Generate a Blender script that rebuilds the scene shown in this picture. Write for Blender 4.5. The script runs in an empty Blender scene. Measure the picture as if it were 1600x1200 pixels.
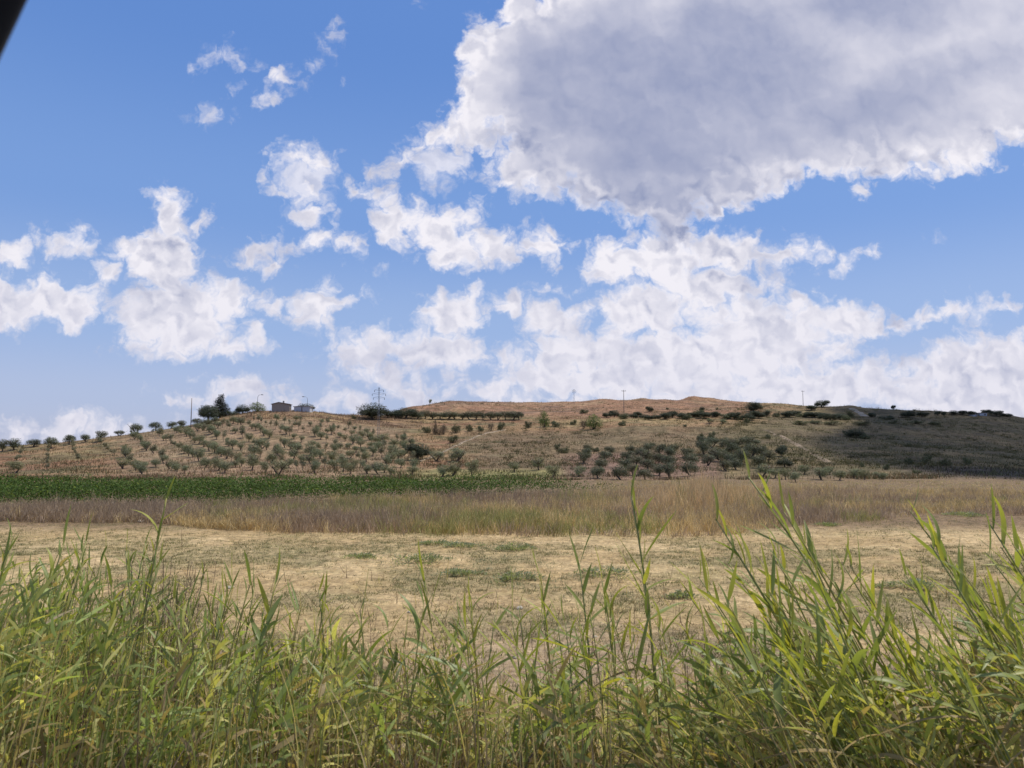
import bpy, math, random
import numpy as np
from mathutils import Vector, Matrix

R = random.Random(7)
G = np.random.default_rng(11)
sc = bpy.context.scene
COL = sc.collection

# ------------------------------------------------------------------ camera
F = 1150.0                      # focal length in pixels of the 1600 px wide photograph
PITCH = math.atan(100 / F)
cam_d = bpy.data.cameras.new('camera')
cam_d.sensor_width = 36
cam_d.lens = 36 * F / 1600
cam_d.clip_start = 0.05
cam_d.clip_end = 20000
cam_d.dof.use_dof = True
cam_d.dof.focus_distance = 45
cam_d.dof.aperture_fstop = 6.0
cam = bpy.data.objects.new('camera', cam_d)
cam.rotation_euler = (math.pi / 2 + PITCH, 0, 0)
COL.objects.link(cam)
sc.camera = cam

# ------------------------------------------------------------------ sun
SUN_EL, SUN_AZ = math.radians(66), math.radians(76)     # azimuth clockwise from the view direction (+Y)
SUN = Vector((math.cos(SUN_EL) * math.sin(SUN_AZ), math.cos(SUN_EL) * math.cos(SUN_AZ), math.sin(SUN_EL)))
sl = bpy.data.lights.new('sun', 'SUN')
sl.energy = 4.4
sl.angle = math.radians(0.5)
sl.color = (1.0, 0.955, 0.87)
so = bpy.data.objects.new('sun', sl)
so.rotation_euler = (-SUN).to_track_quat('-Z', 'Y').to_euler()
COL.objects.link(so)

sc.view_settings.view_transform = 'Standard'
sc.view_settings.look = 'None'
sc.view_settings.exposure = 0.0
sc.view_settings.gamma = 1.0
sc.view_settings.use_curve_mapping = False


def pix_dir(px, py):
    """direction of a pixel of the 1600x1200 photograph as (x/y, z/y)"""
    a, v = (px - 800) / F, (600 - py) / F
    y = math.cos(PITCH) - math.sin(PITCH) * v
    z = math.sin(PITCH) + math.cos(PITCH) * v
    return a / y, z / y


# ------------------------------------------------------------------ world: sky and clouds
def build_world():
    w = bpy.data.worlds.new('World')
    sc.world = w
    w.use_nodes = True
    nt = w.node_tree
    nt.nodes.clear()
    N, L = nt.nodes, nt.links
    STR = 0.1

    def plug(sock, v):
        if isinstance(v, bpy.types.NodeSocket):
            L.new(v, sock)
        else:
            sock.default_value = v

    def m(op, a, b=None, c=None, clamp=False):
        n = N.new('ShaderNodeMath'); n.operation = op; n.use_clamp = clamp
        plug(n.inputs[0], a)
        if b is not None: plug(n.inputs[1], b)
        if c is not None: plug(n.inputs[2], c)
        return n.outputs[0]

    def vm(op, a, b=None):
        n = N.new('ShaderNodeVectorMath'); n.operation = op
        plug(n.inputs[0], a)
        if b is not None: plug(n.inputs[1], b)
        return n.outputs['Value'] if op in ('LENGTH', 'DOT_PRODUCT') else n.outputs[0]

    def comb(x, y, z):
        n = N.new('ShaderNodeCombineXYZ')
        plug(n.inputs[0], x); plug(n.inputs[1], y); plug(n.inputs[2], z)
        return n.outputs[0]

    def noise(vec, scale, detail, rough=0.55, lac=2.1, dim='3D'):
        n = N.new('ShaderNodeTexNoise'); n.noise_dimensions = dim
        plug(n.inputs['Vector'], vec)
        n.inputs['Scale'].default_value = scale
        n.inputs['Detail'].default_value = detail
        n.inputs['Roughness'].default_value = rough
        n.inputs['Lacunarity'].default_value = lac
        return n

    def smooth(v, a, b):
        n = N.new('ShaderNodeMapRange'); n.interpolation_type = 'SMOOTHSTEP'
        plug(n.inputs[0], v)
        n.inputs[1].default_value = a; n.inputs[2].default_value = b
        n.inputs[3].default_value = 0; n.inputs[4].default_value = 1
        return n.outputs[0]

    def mixc(f, a, b):
        n = N.new('ShaderNodeMix'); n.data_type = 'RGBA'
        plug(n.inputs[0], f); plug(n.inputs[6], a); plug(n.inputs[7], b)
        return n.outputs[2]

    sky = N.new('ShaderNodeTexSky'); sky.sky_type = 'NISHITA'
    sky.sun_disc = False
    sky.sun_elevation = SUN_EL; sky.sun_rotation = SUN_AZ
    sky.altitude = 100; sky.air_density = 1.0; sky.dust_density = 1.2; sky.ozone_density = 1.5
    tc = N.new('ShaderNodeTexCoord')
    sep = N.new('ShaderNodeSeparateXYZ'); L.new(tc.outputs['Generated'], sep.inputs[0])
    x, y, z = sep.outputs
    elev = m('MAXIMUM', z, 0.0)

    # clear-sky colour: Nishita, tinted towards the deep blue of the day
    tint = mixc(smooth(elev, 0.0, 0.5), (1.02, 0.98, 1.12, 1), (0.87, 1.02, 1.26, 1))
    mt = N.new('ShaderNodeMix'); mt.data_type = 'RGBA'; mt.blend_type = 'MULTIPLY'
    mt.inputs[0].default_value = 1
    L.new(sky.outputs[0], mt.inputs[6]); L.new(tint, mt.inputs[7])
    # deep blue overhead, paling to the lavender haze of a hot day at the horizon
    ramp = N.new('ShaderNodeValToRGB'); L.new(elev, ramp.inputs[0])
    cr = ramp.color_ramp; cr.interpolation = 'EASE'
    stops = [(0.0, (.50, .56, .77)), (0.06, (.45, .54, .79)), (0.16, (.34, .485, .80)), (0.30, (.205, .37, .755)), (0.50, (.130, .280, .68)), (1.0, (.07, .17, .50))]
    while len(cr.elements) < len(stops): cr.elements.new(0.5)
    for e, (p_, c_) in zip(cr.elements, stops): e.position = p_; e.color = (*c_, 1)
    sv = vm('SCALE', ramp.outputs[0]); sv.node.inputs['Scale'].default_value = 1 / STR
    clear = mixc(0.78, mt.outputs[2], sv)

    # plane coordinates of the sky ahead: 1 unit = 100 px of the photograph
    ys = m('MAXIMUM', y, 0.12)
    K = F / 100
    px = m('MULTIPLY', m('DIVIDE', x, ys), K)
    pz = m('MULTIPLY', m('DIVIDE', z, ys), K)
    P = comb(px, pz, 0.0)

    # big soft warp, then billows
    w1 = noise(P, 0.75, 2, 0.5)
    w2 = noise(P, 2.4, 4, 0.52)
    off = vm('ADD', vm('MULTIPLY', vm('SUBTRACT', w1.outputs['Color'], (0.5, 0.5, 0.5)), (0.40, 0.40, 0)),
             vm('MULTIPLY', vm('SUBTRACT', w2.outputs['Color'], (0.5, 0.5, 0.5)), (0.56, 0.56, 0)))
    Q = vm('ADD', P, off)

    def blob(Q, bx, by, rx, ry, rot=0.0):
        u, v = pix_dir(bx, by)
        if rot:
            mp = N.new('ShaderNodeMapping'); mp.vector_type = 'TEXTURE'
            L.new(Q, mp.inputs[0])
            mp.inputs['Location'].default_value = (u * K, v * K, 0)
            mp.inputs['Rotation'].default_value = (0, 0, math.radians(rot))
            mp.inputs['Scale'].default_value = (rx / 100, ry / 100, 1)
        else:
            mp = N.new('ShaderNodeVectorMath'); mp.operation = 'MULTIPLY_ADD'
            L.new(Q, mp.inputs[0])
            mp.inputs[1].default_value = (100 / rx, 100 / ry, 0)
            mp.inputs[2].default_value = (-u * K * 100 / rx, -v * K * 100 / ry, 0)
        f = vm('LENGTH', mp.outputs[0])
        r = min(rx, ry) / 100
        return m('MULTIPLY_ADD', f, -r, r)

    def field(lst):
        # a few blobs at a time: each batch waits for the one before it, which keeps the shader's working memory small
        cur = blob(Q, *lst[0])
        Qb = Q
        for i, b in enumerate(lst[1:]):
            if i % 8 == 7:
                Qb = vm('ADD', Q, comb(m('MULTIPLY', cur, 1e-6), 0.0, 0.0))
            v = blob(Qb, *b)
            n = N.new('ShaderNodeMath'); n.operation = 'SMOOTH_MAX'
            L.new(cur, n.inputs[0]); L.new(v, n.inputs[1]); n.inputs[2].default_value = 0.06
            cur = n.outputs[0]
        return cur

    cumulus = [
        # tall cumulus on the left
        (283, 487, 112, 58), (255, 412, 62, 72), (270, 345, 32, 36), (258, 315, 16, 22), (312, 352, 22, 13),
        (172, 425, 28, 24), (350, 470, 48, 40), (402, 532, 22, 24), (368, 542, 42, 22), (255, 528, 80, 34), (190, 387, 24, 14),
        (85, 465, 88, 40), (15, 398, 30, 32), (5, 480, 60, 44), (132, 480, 42, 30), (102, 375, 52, 20),
        # shreds high up
        (442, 126, 24, 17), (424, 146, 20, 11, 20),
        # middle ones
        (480, 252, 38, 26), (470, 306, 48, 19, -12), (484, 330, 22, 22), (420, 262, 6, 20, -15),
        (405, 390, 48, 15, 18), (482, 375, 40, 13, 6), (430, 412, 22, 18), (541, 378, 12, 26, 30),
        (493, 485, 46, 34), (510, 455, 22, 20), (545, 472, 26, 18), (437, 470, 28, 20),
        (625, 252, 48, 26, 32), (572, 295, 34, 15), (655, 222, 22, 20),
        (620, 345, 50, 42), (690, 355, 64, 36), (722, 392, 62, 36), (768, 395, 62, 32), (765, 320, 42, 10, 18),
        (850, 388, 38, 32), (862, 362, 14, 16),
        (702, 495, 56, 38), (727, 475, 32, 22), (610, 540, 86, 28, 10), (555, 548, 60, 28), (690, 548, 95, 36), (600, 580, 80, 20),
        (375, 600, 62, 24), (283, 628, 34, 12), (545, 628, 42, 18), (640, 612, 52, 26), (770, 612, 58, 22), (120, 668, 120, 20),
        (800, 478, 26, 26), (835, 495, 28, 26), (790, 562, 30, 14),
        # large bank on the right
        (870, 500, 50, 32), (900, 545, 75, 45), (845, 580, 65, 35), (958, 412, 46, 46), (1030, 400, 72, 42), (1120, 392, 95, 36),
        (1200, 402, 78, 28), (1252, 398, 36, 16), (1100, 450, 120, 42), (1010, 482, 82, 52), (1180, 495, 105, 42),
        (1300, 505, 115, 34), (1400, 502, 70, 16, 4), (1450, 492, 46, 7, 8), (1520, 478, 58, 15, 6), (1100, 560, 250, 55),
        (1200, 530, 130, 50), (940, 592, 170, 38), (1250, 605, 300, 40), (1500, 575, 110, 44, 12), (1570, 575, 120, 60),
        (1360, 592, 80, 32), (1600, 620, 260, 60), (1150, 625, 420, 26), (850, 628, 130, 18), (670, 630, 60, 14), (520, 640, 90, 12), (380, 622, 60, 16), (60, 672, 120, 16), (1315, 408, 9, 14, -20), (1357, 391, 9, 6), (876, 452, 16, 5)]
    wisps = [
        (357, 96, 42, 18, -12), (328, 175, 30, 14), (447, 124, 42, 26), (415, 150, 30, 18, 20), (480, 104, 40, 16, -20),
        (524, 50, 14, 18, 20), (510, 74, 12, 14), (671, 6, 14, 22), (300, 110, 9, 7), (362, 130, 14, 12), (425, 255, 12, 30, -15), (475, 280, 60, 70),
        (600, 420, 14, 16), (1462, 380, 12, 10), (1315, 408, 20, 26, -20), (680, 255, 70, 50), (1220, 400, 90, 34), (530, 320, 30, 12)]
    big = [
        (775, 130, 66, 112), (742, 190, 50, 42), (705, 210, 56, 22, 12), (762, 60, 30, 60), (800, 20, 40, 40), (820, 260, 62, 42),
        (872, 272, 48, 42), (905, 120, 190, 150), (1150, 60, 390, 170), (1420, 40, 420, 200), (1000, 220, 225, 112),
        (1250, 175, 270, 115, 8), (1480, 150, 210, 112, 12), (1590, 170, 110, 62, 25), (1040, 300, 100, 58), (1046, 345, 36, 52),
        (1140, 285, 110, 45, 12), (1400, 240, 125, 36, 8), (1500, 236, 75, 36, 12), (1340, 294, 14, 10), (1430, 268, 60, 16),
        (1900, 60, 400, 170, 20), (1500, -200, 700, 200)]
    grey = [
        (950, 140, 180, 150), (1030, 235, 200, 125), (1010, 300, 110, 76), (1160, 100, 190, 140), (1330, 10, 220, 60), (1045, 345, 60, 76),
        (1290, 190, 240, 70, 14), (1130, 285, 110, 40, 12), (1200, -150, 400, 150), (840, 215, 60, 60), (1500, 110, 90, 30, 20), (1420, 210, 130, 30, 10)]
    fc = field(cumulus)
    fw = field(wisps)
    fb = field(big)
    fg = field(grey)

    # puffs: rounded cells with creases between them, seen twice, the second time a step towards the sun;
    # the difference lights the sides of the puffs that face it
    def puffs(vec, detail, smooth_=False):
        v = N.new('ShaderNodeTexVoronoi'); v.voronoi_dimensions = '2D'; v.feature = 'SMOOTH_F1' if smooth_ else 'F1'
        L.new(vec, v.inputs['Vector'])
        v.inputs['Scale'].default_value = 2.3
        v.inputs['Detail'].default_value = detail; v.inputs['Roughness'].default_value = 0.55; v.inputs['Lacunarity'].default_value = 2.3
        return v.outputs['Distance']
    wq = vm('ADD', Q, vm('MULTIPLY', vm('SUBTRACT', w2.outputs['Color'], (0.5, 0.5, 0.5)), (0.12, 0.12, 0)))
    p1 = puffs(wq, 2.0)
    p2 = puffs(vm('ADD', wq, (0.08, 0.13, 0.0)), 1.0, True)
    p0 = puffs(wq, 1.0, True)
    b1 = noise(P, 2.1, 6, 0.55)
    b3 = noise(P, 1.3, 3, 0.5)
    n1 = b1.outputs['Fac']
    rel = m('SUBTRACT', p2, p0)
    nn = m('ADD', m('MULTIPLY', m('SUBTRACT', 0.66, p1), 0.25), m('MULTIPLY', m('SUBTRACT', n1, 0.5), 0.42))
    dc = m('ADD', fc, nn)
    db = m('ADD', fb, nn)
    front = smooth(y, 0.35, 0.5)
    # the rest of the sky carries the same kind of scattered cumulus
    zz = m('ADD', elev, 0.16)
    D = comb(m('DIVIDE', x, zz), m('DIVIDE', y, zz), 0.0)
    g1 = noise(D, 1.5, 6, 0.55).outputs['Fac']
    ax = m('ABSOLUTE', px)
    side = smooth(ax, 8.6, 10.0)
    high = smooth(pz, 8.2, 9.8)
    outside = m('MAXIMUM', m('MAXIMUM', side, high), m('SUBTRACT', 1.0, front))
    gen = m('MULTIPLY', smooth(g1, 0.53, 0.62), outside)
    a1 = m('MULTIPLY', smooth(dc, -0.12, 0.17), front)
    aw = m('MULTIPLY', m('MULTIPLY', smooth(m('ADD', fw, m('MULTIPLY', nn, 1.3)), -0.06, 0.34), 0.75), front)
    a2 = m('MULTIPLY', smooth(db, -0.12, 0.16), front)
    alpha = m('MAXIMUM', m('MAXIMUM', m('MAXIMUM', a1, aw), a2), gen)
    up = smooth(z, -0.02, 0.015)
    alpha = m('MULTIPLY', m('MULTIPLY', alpha, 0.97), up)

    # colour of the cloud
    big_shade = noise(P, 0.55, 3, 0.5).outputs['Fac']
    sh_c = m('ADD', m('MULTIPLY', smooth(dc, 0.08, 0.75), 0.30), m('MULTIPLY', rel, 0.65))
    sh_c = m('ADD', sh_c, m('MULTIPLY', smooth(big_shade, 0.40, 0.70), 0.34))
    gg = m('ADD', fg, m('MULTIPLY', m('SUBTRACT', big_shade, 0.5), 1.5))
    sh_b = m('MULTIPLY', smooth(gg, -0.88, 0.75), 0.72)
    sh_b = m('ADD', sh_b, m('MULTIPLY', smooth(fb, 0.0, 0.9), 0.16))
    sh_b = m('ADD', sh_b, m('MULTIPLY', rel, m('MULTIPLY_ADD', smooth(fb, 0.0, 0.6), -0.8, 0.9)))
    sh_b = m('ADD', sh_b, m('MULTIPLY', m('SUBTRACT', b3.outputs['Fac'], 0.5), 0.35))
    isb = m('MULTIPLY', a2, smooth(fb, -0.02, 0.10))
    shade = m('ADD', m('MULTIPLY', sh_c, m('SUBTRACT', 1.0, isb)), m('MULTIPLY', sh_b, isb), clamp=True)
    cw = (0.93 / STR, 0.90 / STR, 0.95 / STR, 1)
    cg = (0.30 / STR, 0.34 / STR, 0.51 / STR, 1)
    cloud = mixc(shade, cw, cg)
    # distance haze low over the horizon
    hz = m('MULTIPLY', m('SUBTRACT', 1.0, smooth(elev, 0.0, 0.30)), 0.42)
    cloud = mixc(hz, cloud, (0.62 / STR, 0.63 / STR, 0.77 / STR, 1))
    out_col = mixc(alpha, clear, cloud)
    bg = N.new('ShaderNodeBackground')
    L.new(out_col, bg.inputs[0]); bg.inputs[1].default_value = STR
    o = N.new('ShaderNodeOutputWorld'); L.new(bg.outputs[0], o.inputs[0])
    w.cycles.sampling_method = 'MANUAL'
    w.cycles.sample_map_resolution = 256


build_world()

# ------------------------------------------------------------------ noise in numpy
_tab = np.random.default_rng(3).random((256, 256))


def vnoise(x, y):
    xi = np.floor(x).astype(int); yi = np.floor(y).astype(int)
    fx = x - xi; fy = y - yi
    fx = fx * fx * (3 - 2 * fx); fy = fy * fy * (3 - 2 * fy)
    a = _tab[xi & 255, yi & 255]; b = _tab[(xi + 1) & 255, yi & 255]
    c = _tab[xi & 255, (yi + 1) & 255]; d = _tab[(xi + 1) & 255, (yi + 1) & 255]
    return (a * (1 - fx) + b * fx) * (1 - fy) + (c * (1 - fx) + d * fx) * fy


def fbm(x, y, oct=4):
    s = 0; a = 0.5; t = 0
    for i in range(oct):
        s = s + a * vnoise(x * 2 ** i + 17.3 * i, y * 2 ** i + 5.7 * i); t += a; a *= 0.5
    return s / t


def sstep(x, a, b):
    t = np.clip((x - a) / (b - a), 0, 1)
    return t * t * (3 - 2 * t)


# ------------------------------------------------------------------ terrain height
FIELD = -4.0
_cols = {
    -1600: [(105, 744), (135, 739), (165, 734), (190, 730), (215, 727)],
    -600: [(105, 744), (130, 735), (160, 726), (185, 720), (210, 716)],
    0: [(105, 744), (130, 728), (160, 712), (185, 704), (210, 699)],
    100: [(105, 744), (130, 726), (160, 708), (185, 698), (210, 691)],
    200: [(105, 744), (130, 724), (160, 703), (190, 688), (215, 679)],
    300: [(102, 745), (130, 723), (165, 694), (200, 673), (228, 662)],
    360: [(100, 746), (130, 722), (165, 690), (205, 662), (235, 646)],
    400: [(100, 746), (130, 721), (165, 689), (205, 658), (238, 641)],
    490: [(100, 746), (132, 719), (168, 689), (208, 659), (242, 641)],
    560: [(100, 746), (135, 718), (172, 690), (215, 666), (262, 651)],
    630: [(100, 746), (138, 715), (182, 684), (250, 656), (345, 636)],
    690: [(100, 746), (140, 712), (190, 681), (262, 655), (375, 628)],
    850: [(98, 747), (140, 712), (190, 682), (270, 656), (400, 629)],
    1000: [(95, 748), (130, 718), (190, 678), (270, 653), (410, 625)],
    1150: [(92, 750), (130, 720), (190, 680), (280, 650), (420, 627)],
    1300: [(88, 752), (130, 722), (190, 690), (270, 656), (385, 636)],
    1450: [(85, 754), (130, 725), (190, 692), (270, 662), (360, 643)],
    1560: [(83, 755), (130, 729), (190, 699), (262, 667), (340, 647)],
    1640: [(83, 755), (130, 733), (190, 706), (262, 678), (330, 660)],
    2200: [(83, 755), (130, 742), (190, 728), (260, 714), (330, 706)],
    3300: [(83, 755), (130, 748), (190, 742), (260, 738), (330, 736)],
}
TPX = np.arange(-1600, 3301, 10.0)
TY = np.arange(0, 1002, 2.0)


def _table():
    keys = sorted(_cols)
    rows = []
    for k in keys:
        ys = [0.0]; zs = [FIELD]
        for (Y, p) in _cols[k]:
            ys.append(Y); zs.append(Y * (700 - p) / F)
        zs[1] = FIELD
        yr, zr = ys[-1], zs[-1]
        for dy, f in ((25, 0.97), (60, 0.8), (120, 0.45), (200, 0.0)):
            ys.append(yr + dy); zs.append(-7 + (zr + 7) * f)
        ys.append(1100); zs.append(-8)
        rows.append(np.interp(TY, ys, zs))
    rows = np.array(rows)
    T = np.array([np.interp(TPX, keys, rows[:, j]) for j in range(len(TY))]).T
    for _ in range(3):                           # soften creases
        T[1:-1] = (T[:-2] + 2 * T[1:-1] + T[2:]) / 4
    for _ in range(6):
        T[:, 1:-1] = (T[:, :-2] + 2 * T[:, 1:-1] + T[:, 2:]) / 4
    return T


_T = _table()


def bump(px, Y, cx, w, cy, wy, h):
    return h * np.exp(-((px - cx) / w) ** 2 - ((Y - cy) / wy) ** 2)


def height(x, y):
    x = np.asarray(x, float); y = np.asarray(y, float)
    yy = np.clip(y, 45, 1000)
    px = 800 + F * x / yy
    pc = np.clip(px, TPX[0], TPX[-1] - 0.01)
    i = (pc - TPX[0]) / 10; j = np.clip(y, 0, 1000) / 2
    i0 = np.minimum(i.astype(int), len(TPX) - 2); j0 = np.minimum(j.astype(int), len(TY) - 2)
    fi = i - i0; fj = j - j0
    z = (_T[i0, j0] * (1 - fi) * (1 - fj) + _T[i0 + 1, j0] * fi * (1 - fj)
         + _T[i0, j0 + 1] * (1 - fi) * fj + _T[i0 + 1, j0 + 1] * fi * fj)
    hill = sstep(y, 95, 140) * (1 - sstep(y, 420, 600))
    z = z + hill * ((fbm(x / 26 + 40, y / 26 + 40, 4) - 0.5) * 2.3 + (fbm(x / 6 + 9, y / 6, 3) - 0.5) * 0.55)
    # spoil heaps along the far ridge
    for b in ((1082, 15, 410, 14, 2.4), (1108, 16, 408, 14, 1.5), (1004, 14, 405, 14, 1.4), (945, 20, 400, 16, 1.0), (1035, 18, 402, 14, 0.7),
              (715, 20, 300, 12, 2.6), (760, 60, 390, 20, 1.0), (1212, 30, 400, 18, 0.8), (1330, 16, 378, 14, 1.2)):
        z = z + bump(px, y, b[0], b[1], b[2], b[3], b[4])
    # terrace steps below the ridge on the right half
    z = z + 1.2 * sstep(px, 880, 960) * (1 - sstep(px, 1200, 1300)) * sstep(y, 196, 204) * (1 - sstep(y, 215, 245))
    # road embankment at the camera
    e = 1 - sstep(y, 2.4, 8.6)
    z = z + e * (FIELD * -1 - 1.35)
    z = z + (fbm(x / 1.7, y / 1.7, 3) - 0.5) * 0.16 * (y < 140)
    return z


def h1(x, y):
    return float(height(np.array([x]), np.array([y]))[0])


_ray_Y = np.concatenate([np.arange(3, 60, 0.25), np.arange(60, 480, 0.6)])


def hit(px, py, default=None):
    """the point of the terrain seen at a pixel; if the pixel is sky, the ridge below it"""
    u, t = pix_dir(px, py)
    H = height(_ray_Y * u, _ray_Y)
    k = np.nonzero(H > _ray_Y * t)[0]
    k = [q for q in k if _ray_Y[q] > 12] if default is None else k
    if len(k):
        Y = _ray_Y[k[0]]
    else:
        m = _ray_Y > 90
        Y = _ray_Y[m][np.argmax(H[m] / _ray_Y[m])] - 2
    return Vector((u * Y, Y, h1(u * Y, Y)))


# ------------------------------------------------------------------ helpers for meshes
def link(o, parent=None):
    COL.objects.link(o)
    if parent is not None: o.parent = parent
    return o


def meta(o, label=None, category=None, group=None, kind=None):
    if label: o['label'] = label
    if category: o['category'] = category
    if group: o['group'] = group
    if kind: o['kind'] = kind
    return o


def quad_mesh(name, V, Q, mat, col=None, smooth=False):
    me = bpy.data.meshes.new(name)
    V = np.ascontiguousarray(V, np.float32); Q = np.ascontiguousarray(Q, np.int32)
    k = Q.shape[1]
    me.vertices.add(len(V)); me.vertices.foreach_set('co', V.ravel())
    me.loops.add(Q.size); me.loops.foreach_set('vertex_index', Q.ravel())
    me.polygons.add(len(Q))
    me.polygons.foreach_set('loop_start', np.arange(0, Q.size, k, dtype=np.int32))
    me.polygons.foreach_set('loop_total', np.full(len(Q), k, np.int32))
    if smooth: me.polygons.foreach_set('use_smooth', np.ones(len(Q), bool))
    if col is not None:
        a = me.color_attributes.new('Col', 'FLOAT_COLOR', 'POINT')
        c = np.ones((len(V), 4), np.float32); c[:, :3] = col
        a.data.foreach_set('color', c.ravel())
    me.update(calc_edges=True)
    if mat is not None: me.materials.append(mat)
    return me


def quad_obj(name, V, Q, mat, col=None, parent=None, smooth=False):
    return link(bpy.data.objects.new(name, quad_mesh(name, V, Q, mat, col, smooth)), parent)


class MB:
    """collects tubes and boxes as quads"""
    def __init__(s): s.v = []; s.f = []

    def tube(s, pts, rad, n=6):
        pts = [Vector(p) for p in pts]; base = len(s.v)
        for i, p in enumerate(pts):
            d = (pts[min(i + 1, len(pts) - 1)] - pts[max(i - 1, 0)]).normalized()
            a = d.orthogonal().normalized(); b = d.cross(a)
            r = rad[i] if hasattr(rad, '__len__') else rad
            for k in range(n):
                t = 2 * math.pi * k / n
                s.v.append(tuple(p + (a * math.cos(t) + b * math.sin(t)) * r))
        for i in range(len(pts) - 1):
            for k in range(n):
                s.f.append((base + i * n + k, base + i * n + (k + 1) % n, base + (i + 1) * n + (k + 1) % n, base + (i + 1) * n + k))
        s.f.append(tuple(base + k for k in reversed(range(n))))
        e = base + (len(pts) - 1) * n
        s.f.append(tuple(e + k for k in range(n)))
        return s

    def box(s, c, size, rot=0.0):
        b = len(s.v); cx, cy, cz = c; sx, sy, sz = [q / 2 for q in size]
        for dz in (-sz, sz):
            for dx, dy in ((-sx, -sy), (sx, -sy), (sx, sy), (-sx, sy)):
                s.v.append((cx + dx * math.cos(rot) - dy * math.sin(rot), cy + dx * math.sin(rot) + dy * math.cos(rot), cz + dz))
        for f in ((3, 2, 1, 0), (4, 5, 6, 7), (0, 1, 5, 4), (1, 2, 6, 5), (2, 3, 7, 6), (3, 0, 4, 7)):
            s.f.append(tuple(b + i for i in f))
        return s

    def mesh(s, name, mat, smooth=False):
        me = bpy.data.meshes.new(name); me.from_pydata(s.v, [], s.f); me.materials.append(mat)
        if smooth:
            for p in me.polygons: p.use_smooth = True
        return me

    def build(s, name, mat, parent=None, smooth=False):
        return link(bpy.data.objects.new(name, s.mesh(name, mat, smooth)), parent)


def empty(name, loc, rz=0.0):
    o = bpy.data.objects.new(name, None); o.empty_display_size = 0.3
    o.location = loc; o.rotation_euler = (0, 0, rz)
    return link(o)


def copy_thing(src, loc, rz=0.0, scale=(1, 1, 1)):
    c = src.copy(); link(c)
    c.location = loc; c.rotation_euler = (0, 0, rz); c.scale = scale
    for ch in src.children:
        d = ch.copy(); link(d); d.parent = c
        for g in ch.children:
            e = g.copy(); link(e); e.parent = d
    return c


# ------------------------------------------------------------------ materials
def new_mat(name):
    mt = bpy.data.materials.new(name); mt.use_nodes = True
    mt.node_tree.nodes.clear()
    return mt, mt.node_tree.nodes, mt.node_tree.links


def plain(name, col, rough=0.8, var=0.25, scale=3.0, metal=0.0, bumps=0.0):
    mt, N, L = new_mat(name)
    o = N.new('ShaderNodeOutputMaterial'); b = N.new('ShaderNodeBsdfPrincipled')
    tc = N.new('ShaderNodeTexCoord')
    n = N.new('ShaderNodeTexNoise'); n.inputs['Scale'].default_value = scale; n.inputs['Detail'].default_value = 6
    L.new(tc.outputs['Object'], n.inputs['Vector'])
    r = N.new('ShaderNodeMapRange'); r.inputs[3].default_value = 1 - var; r.inputs[4].default_value = 1 + var
    L.new(n.outputs[0], r.inputs[0])
    mx = N.new('ShaderNodeVectorMath'); mx.operation = 'SCALE'; mx.inputs[0].default_value = col
    L.new(r.outputs[0], mx.inputs['Scale'])
    L.new(mx.outputs[0], b.inputs['Base Color'])
    b.inputs['Roughness'].default_value = rough; b.inputs['Metallic'].default_value = metal
    if bumps:
        bp = N.new('ShaderNodeBump'); bp.inputs['Strength'].default_value = bumps; bp.inputs['Distance'].default_value = 0.02
        L.new(n.outputs[0], bp.inputs['Height']); L.new(bp.outputs[0], b.inputs['Normal'])
    L.new(b.outputs[0], o.inputs[0])
    return mt


def leafy(name, base=None, spread=0.25, transl=0.35, tr_col=None, rough=0.55, obj_var=0.0, gloss=0.3, warm=(1.35, 1.0, 0.6)):
    """foliage: colour attribute (or base colour), variation per object, light coming through"""
    mt, N, L = new_mat(name)
    o = N.new('ShaderNodeOutputMaterial')
    if base is None:
        at = N.new('ShaderNodeAttribute'); at.attribute_name = 'Col'; c = at.outputs['Color']
    else:
        at = N.new('ShaderNodeRGB'); at.outputs[0].default_value = (*base, 1); c = at.outputs[0]
    if obj_var:
        oi = N.new('ShaderNodeObjectInfo')
        mr = N.new('ShaderNodeMix'); mr.data_type = 'RGBA'; mr.blend_type = 'MULTIPLY'
        L.new(c, mr.inputs[6]); mr.inputs[7].default_value = (*warm, 1)
        pw = N.new('ShaderNodeMath'); pw.operation = 'POWER'; L.new(oi.outputs['Random'], pw.inputs[0]); pw.inputs[1].default_value = 1.6
        ml = N.new('ShaderNodeMath'); ml.operation = 'MULTIPLY'; L.new(pw.outputs[0], ml.inputs[0]); ml.inputs[1].default_value = obj_var
        L.new(ml.outputs[0], mr.inputs[0])
        c = mr.outputs[2]
    b = N.new('ShaderNodeBsdfPrincipled'); L.new(c, b.inputs['Base Color'])
    b.inputs['Roughness'].default_value = rough; b.inputs['Specular IOR Level'].default_value = gloss
    t = N.new('ShaderNodeBsdfTranslucent')
    tm = N.new('ShaderNodeMix'); tm.data_type = 'RGBA'; tm.blend_type = 'MULTIPLY'; tm.inputs[0].default_value = 1
    L.new(c, tm.inputs[6]); tm.inputs[7].default_value = (*(tr_col or (1.5, 1.5, 0.8)), 1)
    L.new(tm.outputs[2], t.inputs['Color'])
    mx = N.new('ShaderNodeMixShader'); mx.inputs[0].default_value = transl
    L.new(b.outputs[0], mx.inputs[1]); L.new(t.outputs[0], mx.inputs[2]); L.new(mx.outputs[0], o.inputs[0])
    return mt


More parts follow.
